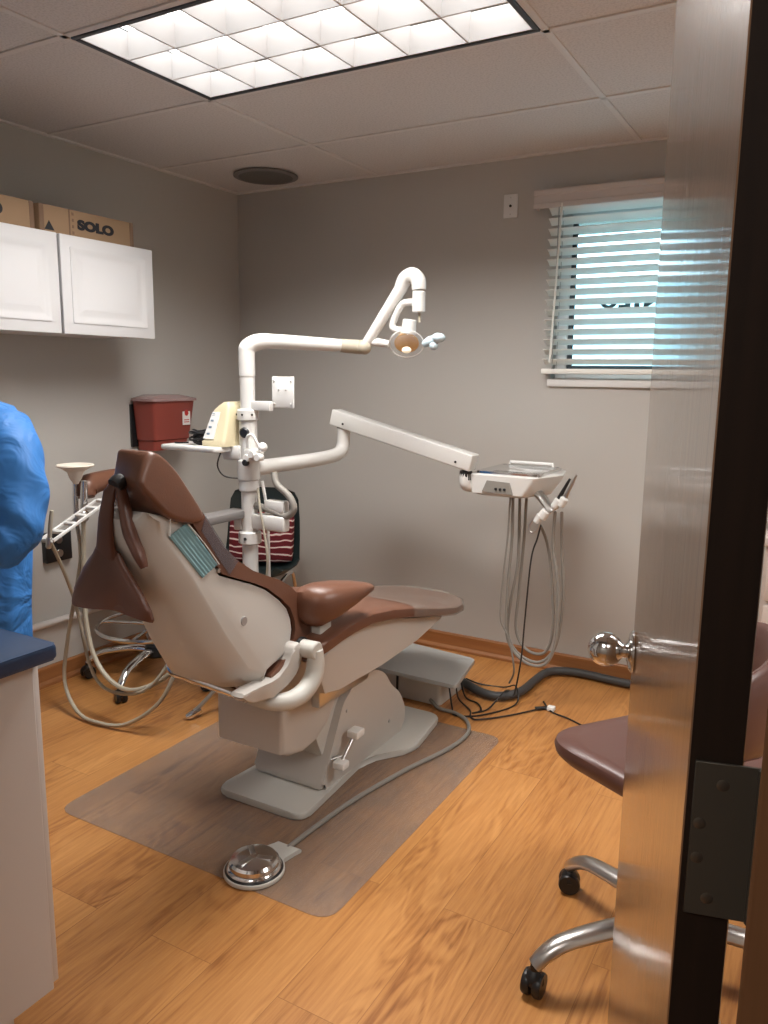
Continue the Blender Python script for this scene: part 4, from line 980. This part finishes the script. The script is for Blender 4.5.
# ------------------------------------------------------------------ black shell chair with striped cushion (back corner)
def shell_chair():
    C = V((-2.37, 2.93, 0))
    t = thing('shell_chair', 'black plastic shell side chair near the back left corner with bent chrome legs', 'chair', C)
    # frame: local f = facing direction (towards camera-left), shell curved
    rot = Matrix.Translation(C) @ Matrix.Rotation(math.radians(22), 4, 'Z') @ Matrix.Diagonal((.86, .86, .97, 1))
    b = MB(); rings = []
    prof = [(-.21, .44), (-.19, .425), (-.10, .415), (.02, .41), (.10, .425), (.155, .47), (.185, .56), (.205, .66), (.22, .76), (.225, .80), (.222, .815)]
    wid = [.17, .20, .22, .225, .225, .22, .215, .21, .20, .175, .13]
    for (y, z), w in zip(prof, wid):
        top = []; n = 12
        for k in range(n+1):
            u = -1+2*k/n; lift = .05*abs(u)**3
            dy, dz = (-.0 if z < .46 else -lift), (lift if z < .46 else 0)
            top.append((w*u, y+dy, z+dz))
        th = .008
        bot = [(p[0], p[1]+(.0 if z < .46 else th), p[2]-(th if z < .46 else 0)) for p in reversed(top)]
        rings.append(top+bot)
    b.loft(rings, M=rot); b.build('shell', DARKG, t)
    for sx in (-1, 1):
        lb = MB(); lb.tube([rot @ V((sx*.19, -.22, .008)), rot @ V((sx*.18, -.17, .36)), rot @ V((sx*.17, -.12, .395)), rot @ V((sx*.17, .08, .398)), rot @ V((sx*.18, .14, .36)), rot @ V((sx*.20, .22, .008))], .010, 10, 5)
        lb.build('leg_frame', CHROME, t)
    # cushion standing against the back
    cu = MB(); rg = []
    for x, s_ in ((-.185, .4), (-.18, .7), (-.15, .95), (-.08, 1), (.08, 1), (.15, .95), (.18, .7), (.185, .4)):
        rg.append([(x, .105+.042*s_*math.cos(a)+.05*(math.sin(a)*.5), .575+.125*(s_*.3+.7)*math.copysign(abs(math.sin(a))**.7, math.sin(a))) for a in [2*PI*k/24 for k in range(24)]])
    o = MB().loft(rg, M=rot).build('striped_cushion', STRIPE)
    tag(o, 'red and black striped cushion leaning in the black shell chair', 'cushion')
shell_chair()

# ------------------------------------------------------------------ right-hand rolling stool
def stool2():
    C = V((-.215, 1.735, 0))
    t = thing('rolling_stool', 'brown saddle-cornered rolling stool partly hidden behind the open wooden door', 'stool', C, 'brown rolling stools')
    stool_base(t, C, .335, math.radians(149.5), .125, mat('satin_alloy', (.60, .58, .56), .28, 1.), fat=1.3)
    MB().lathe([(.045, .09), (.05, .10), (.045, .16), (.03, .17)], C).build('hub', STEEL, t)
    MB().cyl(C+V((0, 0, .16)), C+V((0, 0, .30)), .028).build('column', BLACK, t); MB().cyl(C+V((0, 0, .29)), C+V((0, 0, .46)), .015).build('piston', CHROME, t)
    tri = round_poly([(-.345, .0), (-.08, .36), (.20, .28), (.22, -.18), (-.01, -.185)], .12, 8)
    b = MB(); rings = []
    for s_, z in ((.84, .462), (.93, .463), (.985, .475), (1., .490), (.985, .503), (.93, .511), (.78, .515), (.4, .510)):
        rings.append([C+V((p[0]*s_, p[1]*s_, z)) for p in tri])
    b.loft(rings); b.build('seat', BROWNCHAIR, t)
    MB().box(C.x-.09, C.x+.09, C.y-.09, C.y+.09, .448, .464, .004).build('seat_plate', BLACK, t)
    # curved backrest to the right
    rg = []
    for k in range(9):
        a = math.radians(-60+15*k); rr_ = .27
        h = .10*(1-abs(k-4)/4*.35)
        rg.append([C+V((rr_*math.cos(a)*.6+.022*math.cos(q)*math.cos(a), rr_*math.sin(a)+.022*math.cos(q)*math.sin(a), .72+1.15*h*math.copysign(abs(math.sin(q))**.6, math.sin(q)))) for q in [2*PI*j/20 for j in range(20)]])
    MB().loft(rg).build('backrest', BROWNCHAIR, t)
    MB().tube([C+V((.10, 0, .455)), C+V((.17, 0, .455)), C+V((.195, 0, .50)), C+V((.19, 0, .70))], .011, 10, 4).build('backrest_post', CHROME, t)
stool2()

# ------------------------------------------------------------------ base cabinet seen through the hinge gap, right
def right_desk():
    t = thing('drawer_cabinet', 'beige drawer cabinet seen through the gap beside the open door', 'cabinet', (.18, 3.1, 0))
    MB().box(-.17, .55, 2.90, 3.43, .0, .80, .003).build('body', PLINTH, t)
    for z in (.10, .27, .44, .61): 
        d = MB().box(-.16, .54, 2.882, 2.90, z, z+.155, .004).build('drawer', PLINTH, t)
        MB().tube([(.25, 2.88, z+.12), (.25, 2.865, z+.12), (.35, 2.865, z+.12), (.35, 2.88, z+.12)], .004, 8, 2).build('drawer_pull', STEEL, d)
    MB().box(-.18, .56, 2.87, 3.435, .80, .83, .004).build('top', PLINTH, t)
    o = MB().box(-.12, .08, 2.92, 3.10, .83, 1.05, .004).build('supply_carton', TEAL); tag(o, 'teal carton on the beige drawer cabinet behind the door', 'box')
right_desk()

# ------------------------------------------------------------------ door, hinge and jamb
def door():
    Nn = V((-.0672, .547, 0)); d = V((-.249, .9685, 0)).normalized(); nrm = V((d.y, -d.x, 0))   # towards +x side
    T = .0355; Wd = .762; Z0, Z1 = .008, 2.03
    R = Matrix(((d.x, nrm.x, 0, Nn.x), (d.y, nrm.y, 0, Nn.y), (0, 0, 1, 0), (0, 0, 0, 1)))
    root = bpy.data.objects.new('door_1', None); COL.objects.link(root); root['kind'] = 'structure'; root.location = Nn
    MB().box(.0006, Wd, 0, T, Z0, Z1, .0012, 1, R).build('door_slab', DOORW, root)
    MB().box(0, .0012, .001, T-.001, Z0, Z1, 0, 1, R).build('door_edge', DOOREDGE, root)
    MB().box(Wd-.001, Wd+.001, .001, T-.001, Z0, Z1, 0, 1, R).build('door_edge', DOOREDGE, root)
    # knobs
    for sgn in (-1, 1):
        base = R @ V((Wd-.060, 0 if sgn < 0 else T, .925)); ax = (R.to_3x3() @ V((0, sgn, 0)))
        k = MB().lathe([(.031, 0), (.033, .002), (.033, .005), (.028, .009), (.017, .011), (.0115, .014), (.0115, .018)]+[(.0275*math.sin(q_), .044-.0275*math.cos(q_)) for q_ in [math.radians(30+150*i_/14) for i_ in range(15)]], base, ax, 32)
        k.build('door_knob', CHROME, root)
    b = MB(); b.box(Wd-.001, Wd+.0025, .006, T-.006, .90, .955, .0005, 1, R); b.build('latch_plate', STEEL, root)
    # hinges, three; leaf on the door edge plus knuckle
    for zc in (.27, 1.033, 1.83):
        h = MB(); h.box(-.0028, -.0004, .0045, T+.010, zc-.0575, zc+.0575, .0003, 1, R)
        h.cyl(R @ V((-.004, T+.014, zc-.0575)), R @ V((-.004, T+.014, zc+.0575)), .0058, seg=14)
        hg = h.build('hinge', ALLOY, root)
        for (yy, zz) in ((.023, .042), (.010, .012), (.010, -.014), (.019, -.044)):
            s_ = MB(); c_ = R @ V((-.0026, yy, zc+zz)); a_ = R.to_3x3() @ V((-1, 0, 0))
            s_.lathe([(.0042, 0), (.0043, .0003), (.003, .0007), (.0006, .0008)], c_, a_, 14); sc_ = s_.build('hinge_screw', SCREW, hg)
            cr_ = MB(); Mc = R @ Matrix.Translation((-.0034, yy, zc+zz)) @ Matrix.Rotation(.5+yy*60, 4, 'X'); cr_.box(-.0002, .0004, -.0022, .0022, -.0004, .0004, 0, 1, Mc); cr_.box(-.0002, .0004, -.0004, .0004, -.0022, .0022, 0, 1, Mc)
    # jamb
    b = MB(); b.box(-.0165, .03, YF-.14, YF+.01, 0, 2.06, .002, 1); b.build('trim_2', JAMBW, loc=(0, 0, 0))
    b = MB(); b.box(-.99, -.972, YF-.14, YF+.01, 0, 2.06, .002, 1); b.build('trim_3', JAMBW, loc=(0, 0, 0))
    b = MB(); b.box(-.972, -.0165, YF-.14, YF+.01, 2.042, 2.06, .002, 1); b.build('trim_4', JAMBW, loc=(0, 0, 0))
    b = MB(); b.box(-.004, .07, YF+.011, YF+.025, 0, 2.10, .003, 1); b.build('trim_5', TRIM, loc=(0, 0, 0))
    for n_ in ('trim_2', 'trim_3', 'trim_4', 'trim_5'): bpy.data.objects[n_]['kind'] = 'structure'
door()

# ------------------------------------------------------------------ left counter
def counter():
    t = thing('base_cabinet', 'cream laminate base cabinet at the left edge under the navy worktop', 'cabinet', (-1.6, .73, 0))
    MB().box(-2.10, -1.285, YF+.002, .915, .10, .81, .002, 1).build('carcass', CREAMLAM, t)
    MB().box(-2.08, -1.345, YF+.002, .86, 0, .10).build('toe_kick', CREAMLAM, t)
    for i in range(2):
        x0 = -2.095+i*.405; d = MB().box(x0, x0+.395, .9155, .934, .105, .80, .003).build('cabinet_door', CREAMLAM, t)
        MB().tube([(x0+.33, .934, .62), (x0+.33, .955, .63), (x0+.33, .955, .72), (x0+.33, .934, .73)], .005, 8, 3).build('handle', STEEL, d)
    o = MB().prism(round_poly([(-2.12, YF+.002), (-1.243, YF+.002), (-1.243, .942), (-2.12, .942)], .012), 'z', .811, .84, .007, 3).build('worktop', NAVY)
    tag(o, 'navy blue laminate worktop with rounded edge on the cream base cabinet', 'worktop')
counter()

# ------------------------------------------------------------------ person in blue gown
def skin_body(name, joints, edges, root, m, parent, sub=2):
    me = bpy.data.meshes.new(name); o0 = world_loc(parent)
    names = list(joints); me.from_pydata([V(joints[k][0])-o0 for k in names], [(names.index(a), names.index(b)) for a, b in edges], [])
    o = bpy.data.objects.new(name, me); COL.objects.link(o)
    sk = o.modifiers.new('skin', 'SKIN'); sk.use_smooth_shade = True
    for i, k in enumerate(names):
        r = joints[k][1]; r = (r, r) if not isinstance(r, tuple) else r
        me.skin_vertices[0].data[i].radius = r; me.skin_vertices[0].data[i].use_root = (k == root)
    su = o.modifiers.new('sub', 'SUBSURF'); su.levels = sub; su.render_levels = sub
    bpy.context.view_layer.update()
    dg = bpy.context.evaluated_depsgraph_get(); nm = bpy.data.meshes.new_from_object(o.evaluated_get(dg))
    bpy.data.objects.remove(o)
    for p_ in nm.polygons: p_.use_smooth = True
    nm.materials.clear(); nm.materials.append(m)
    q = bpy.data.objects.new(name, nm); COL.objects.link(q); q.parent = parent
    return q
def person():
    # standing at the far side of the cabinets, facing -x/-y (away to the left), near side towards the camera
    C = V((-2.13, 1.45, 0))
    t = thing('person', 'person in a long sleeved blue gown leaning over at the left photo edge', 'person', C)
    F = V((-.05, -1, 0)).normalized(); Rt = V((F.y, -F.x, 0))     # Rt: person's right hand side
    def P(f, r, z): return C+F*f+Rt*r+V((0, 0, z))
    s1 = 1 if (C+Rt).x > C.x else -1
    J = {'pelvis': (P(.05, 0, .84), (.075, .06)), 'waist': (P(.05, 0, .98), (.08, .06)), 'chest': (P(.065, 0, 1.10), (.09, .07)), 'upper': (P(.09, 0, 1.18), (.075, .055)), 'neck': (P(.13, 0, 1.29), (.05, .05)), 'nk2': (P(.16, 0, 1.34), (.048, .048)), 'head0': (P(.185, 0, 1.40), (.068, .078)), 'head1': (P(.20, 0, 1.47), (.07, .085)), 'head2': (P(.20, 0, 1.52), (.045, .055))}
    E = [('pelvis', 'waist'), ('waist', 'chest'), ('chest', 'upper'), ('upper', 'neck'), ('neck', 'nk2'), ('nk2', 'head0'), ('head0', 'head1'), ('head1', 'head2')]
    for s_, n_ in ((1, 'R'), (-1, 'L')):
        J.update({'sh'+n_: (P(.07, .15*s_, 1.165), .040), 'ua'+n_: (P(.09, .195*s_, 1.06), .042), 'el'+n_: (P(.12, .215*s_, .92), .036), 'fa'+n_: (P(.24, .17*s_, .915), .032), 'wr'+n_: (P(.35, .10*s_, .925), .022), 'pm'+n_: (P(.40, .075*s_, .925), (.030, .014)),
                  'hp'+n_: (P(.06, .055*s_, .80), .045), 'kn'+n_: (P(.08, .055*s_, .45), .042), 'an'+n_: (P(.06, .055*s_, .09), .033), 'he'+n_: (P(.07, .055*s_, .045), .033), 'to'+n_: (P(.20, .06*s_, .03), (.033, .020))})
        E += [('upper', 'sh'+n_), ('sh'+n_, 'ua'+n_), ('ua'+n_, 'el'+n_), ('el'+n_, 'fa'+n_), ('fa'+n_, 'wr'+n_), ('wr'+n_, 'pm'+n_), ('pelvis', 'hp'+n_), ('hp'+n_, 'kn'+n_), ('kn'+n_, 'an'+n_), ('an'+n_, 'he'+n_), ('he'+n_, 'to'+n_)]
        for i, (off, ln, zz) in enumerate(((.022, .060, .0), (.008, .070, 0), (-.007, .066, 0), (-.021, .052, 0))):
            J['f%da%s' % (i, n_)] = (P(.425, .075*s_+off, .925), .0088); J['f%db%s' % (i, n_)] = (P(.425+ln*.55, .072*s_+off, .918), .0080); J['f%dc%s' % (i, n_)] = (P(.425+ln, .070*s_+off, .898), .0068)
            E += [('pm'+n_, 'f%da%s' % (i, n_)), ('f%da%s' % (i, n_), 'f%db%s' % (i, n_)), ('f%db%s' % (i, n_), 'f%dc%s' % (i, n_))]
        J['ta'+n_] = (P(.385, .075*s_-.034*s_, .915), .010); J['tb'+n_] = (P(.42, .075*s_-.05*s_, .905), .0085)
        E += [('pm'+n_, 'ta'+n_), ('ta'+n_, 'tb'+n_)]
    body = skin_body('body', J, E, 'pelvis', SKIN, t, 2)
    # face
    f = MB(); h = P(.20, 0, 1.44)
    f.tube([h+F*.075+V((0, 0, .025)), h+F*.100+V((0, 0, -.004)), h+F*.08+V((0, 0, -.012))], [.007, .011, .008], 10, 3)
    f.build('nose', SKIN, t)
    f = MB(); f.tube([h+F*.078+Rt*.022+V((0, 0, -.04)), h+F*.088+V((0, 0, -.04)), h+F*.078-Rt*.022+V((0, 0, -.04))], .005, 8, 4); f.build('mouth', LABELR, t)
    for s_ in (1, -1):
        MB().ball(h+F*.074+Rt*.028*s_+V((0, 0, .022)), .011).build('eye', LABELW, t)
        MB().ball(h-F*.005+Rt*.078*s_+V((0, 0, .0)), .026, (.5, .5, 1.1)).build('ear', SKIN, t)
    MB().ball(h-F*.018+V((0, 0, .035)), .098, (1, .92, .98)).build('hair', HAIR, t)
    # gown: torso and skirt loft + sleeves as one skin surface
    rings = []
    for z, a, b_, f0 in ((1.31, .055, .055, .13), (1.30, .068, .068, .125), (1.262, .09, .105, .09), (1.25, .11, .135, .08), (1.205, .13, .165, .075), (1.12, .135, .165, .06), (1.0, .12, .15, .05), (.85, .11, .14, .05), (.65, .105, .135, .06), (.42, .11, .135, .07), (.40, .10, .125, .07)):
        r = []
        for k in range(64):
            q = 2*PI*k/64; w = 1+(.02+.03*max(0, 1.2-z))*math.sin(9*q+3*z)*.6+.012*math.sin(17*q+z*9)
            r.append(P(f0+a*w*math.cos(q), b_*w*math.sin(q), z))
        rings.append(r)
    # denser rings by interpolation
    b = MB(); dense = []
    for i in range(len(rings)-1):
        for j in range(4):
            u = j/4; dense.append([rings[i][k]*(1-u)+rings[i+1][k]*u for k in range(64)])
    dense.append(rings[-1]); b.loft(dense); g = b.build('gown', GOWN, t, angle=80)
    for s_ in (1, -1):
        random.seed(3)
        base = [P(.06, .12*s_, 1.19), P(.08, .188*s_, 1.13), P(.10, .234*s_, 1.05), P(.115, .254*s_, .96), P(.15, .246*s_, .905), P(.22, .19*s_, .90), P(.30, .135*s_, .912), P(.345, .105*s_, .922)]
        rd = [.075, .085, .078, .074, .070, .064, .050, .034]
        pts, rr_ = catmull(base, rd, 7)
        rg = []; up_ = V((0, 1, .3)); NP = len(pts)
        for i, q_ in enumerate(pts):
            d_ = (pts[min(i+1, NP-1)]-pts[max(i-1, 0)]).normalized(); u_ = (up_-d_*up_.dot(d_)).normalized(); w_ = d_.cross(u_)
            el = math.exp(-((i/NP-.52)/.2)**2)
            rg.append([q_+(u_*math.cos(a)+w_*math.sin(a))*rr_[i]*(1+.035*math.sin(3*a+i*.35)+(.02+.05*el)*math.sin(2*a+i*.75+1)+.02*math.sin(5*a-i*.5)) for a in [2*PI*k/40 for k in range(40)]])
        MB().loft(rg).build('sleeve', GOWN, g, angle=80)
        # shoes and trousers
        MB().tube([P(.03, .057*s_, .045), P(.11, .058*s_, .042), P(.21, .06*s_, .033), P(.235, .06*s_, .028)], [.040, .044, .040, .02], 16, 4, flat=.9).build('shoe', SHOE, t)
        MB().tube([P(.07, .055*s_, .60), P(.075, .055*s_, .45), P(.06, .055*s_, .25), P(.055, .055*s_, .10)], [.05, .055, .055, .055], 18, 4).build('trouser_leg', TROUSER, t)
person()

# ------------------------------------------------------------------ lights
def area(name, loc, rot, sx, sy, power, col, spread=PI):
    l = bpy.data.lights.new(name, 'AREA'); l.shape = 'RECTANGLE'; l.size = sx; l.size_y = sy; l.energy = power; l.color = col; l.spread = spread
    o = bpy.data.objects.new(name, l); COL.objects.link(o); o.location = loc; o.rotation_euler = rot
    return o
area('troffer_lamp', ((LX0+LX1)/2, (LY0+LY1)/2, H-.006), (0, 0, 0), 1.12, .50, 37, (1., .96, .92), math.radians(148))
area('added_troffer_fill_lamp', ((LX0+LX1)/2+SX2, (LY0+LY1)/2, H-.006), (0, 0, 0), 1.12, .50, 36, (1., .96, .92), math.radians(160))  # fill light in the added, unseen troffer
area('added_hall_fill_lamp', (-.4, -.7, H-.02), (0, 0, 0), .6, 1.0, 20, (1., .93, .87))  # unseen lamp added in the hallway to lift shaded areas
#area('daylight', ((WX0+WX1)/2, YB+.14, (WZ0+WZ1)/2), (-PI/2, 0, 0), .80, .70, 6, (.75, .92, 1.))

w = bpy.data.worlds.new('world'); SC.world = w; w.use_nodes = True
nt = w.node_tree; bg = nt.nodes['Background']
sky = nt.nodes.new('ShaderNodeTexSky'); sky.sky_type = 'NISHITA'; sky.sun_elevation = math.radians(50); sky.sun_rotation = math.radians(200); sky.sun_disc = False
mx = nt.nodes.new('ShaderNodeMix'); mx.data_type = 'RGBA'; mx.inputs['Factor'].default_value = .35
nt.links.new(sky.outputs['Color'], mx.inputs['A']); mx.inputs['B'].default_value = (6.2, 7.6, 7.6, 1)
nt.links.new(mx.outputs['Result'], bg.inputs['Color']); bg.inputs['Strength'].default_value = 1.1

# ------------------------------------------------------------------ camera
cam = bpy.data.cameras.new('camera'); co = bpy.data.objects.new('camera', cam); COL.objects.link(co)
cam.sensor_fit = 'VERTICAL'; cam.sensor_height = 24; cam.lens = 24*790.62/1024; cam.clip_start = .02; cam.clip_end = 100
f_, pitch, roll, yaw = 790.62, .171548, .0112747, -.5169978
cy_, sy_ = math.cos(yaw), math.sin(yaw)
fw = V((sy_*math.cos(pitch), cy_*math.cos(pitch), -math.sin(pitch))); right = V((cy_, -sy_, 0)); up = right.cross(fw)
r = right*math.cos(roll)+up*math.sin(roll); u = -right*math.sin(roll)+up*math.cos(roll)
co.matrix_world = Matrix(((r.x, u.x, -fw.x, 0), (r.y, u.y, -fw.y, 0), (r.z, u.z, -fw.z, 1.34856), (0, 0, 0, 1)))
SC.camera = co
vs = SC.view_settings; SC.display_settings.display_device = 'sRGB'
vs.view_transform = 'Standard'; vs.look = 'None'; vs.gamma = 1; vs.use_curve_mapping = False; vs.exposure = 0.0
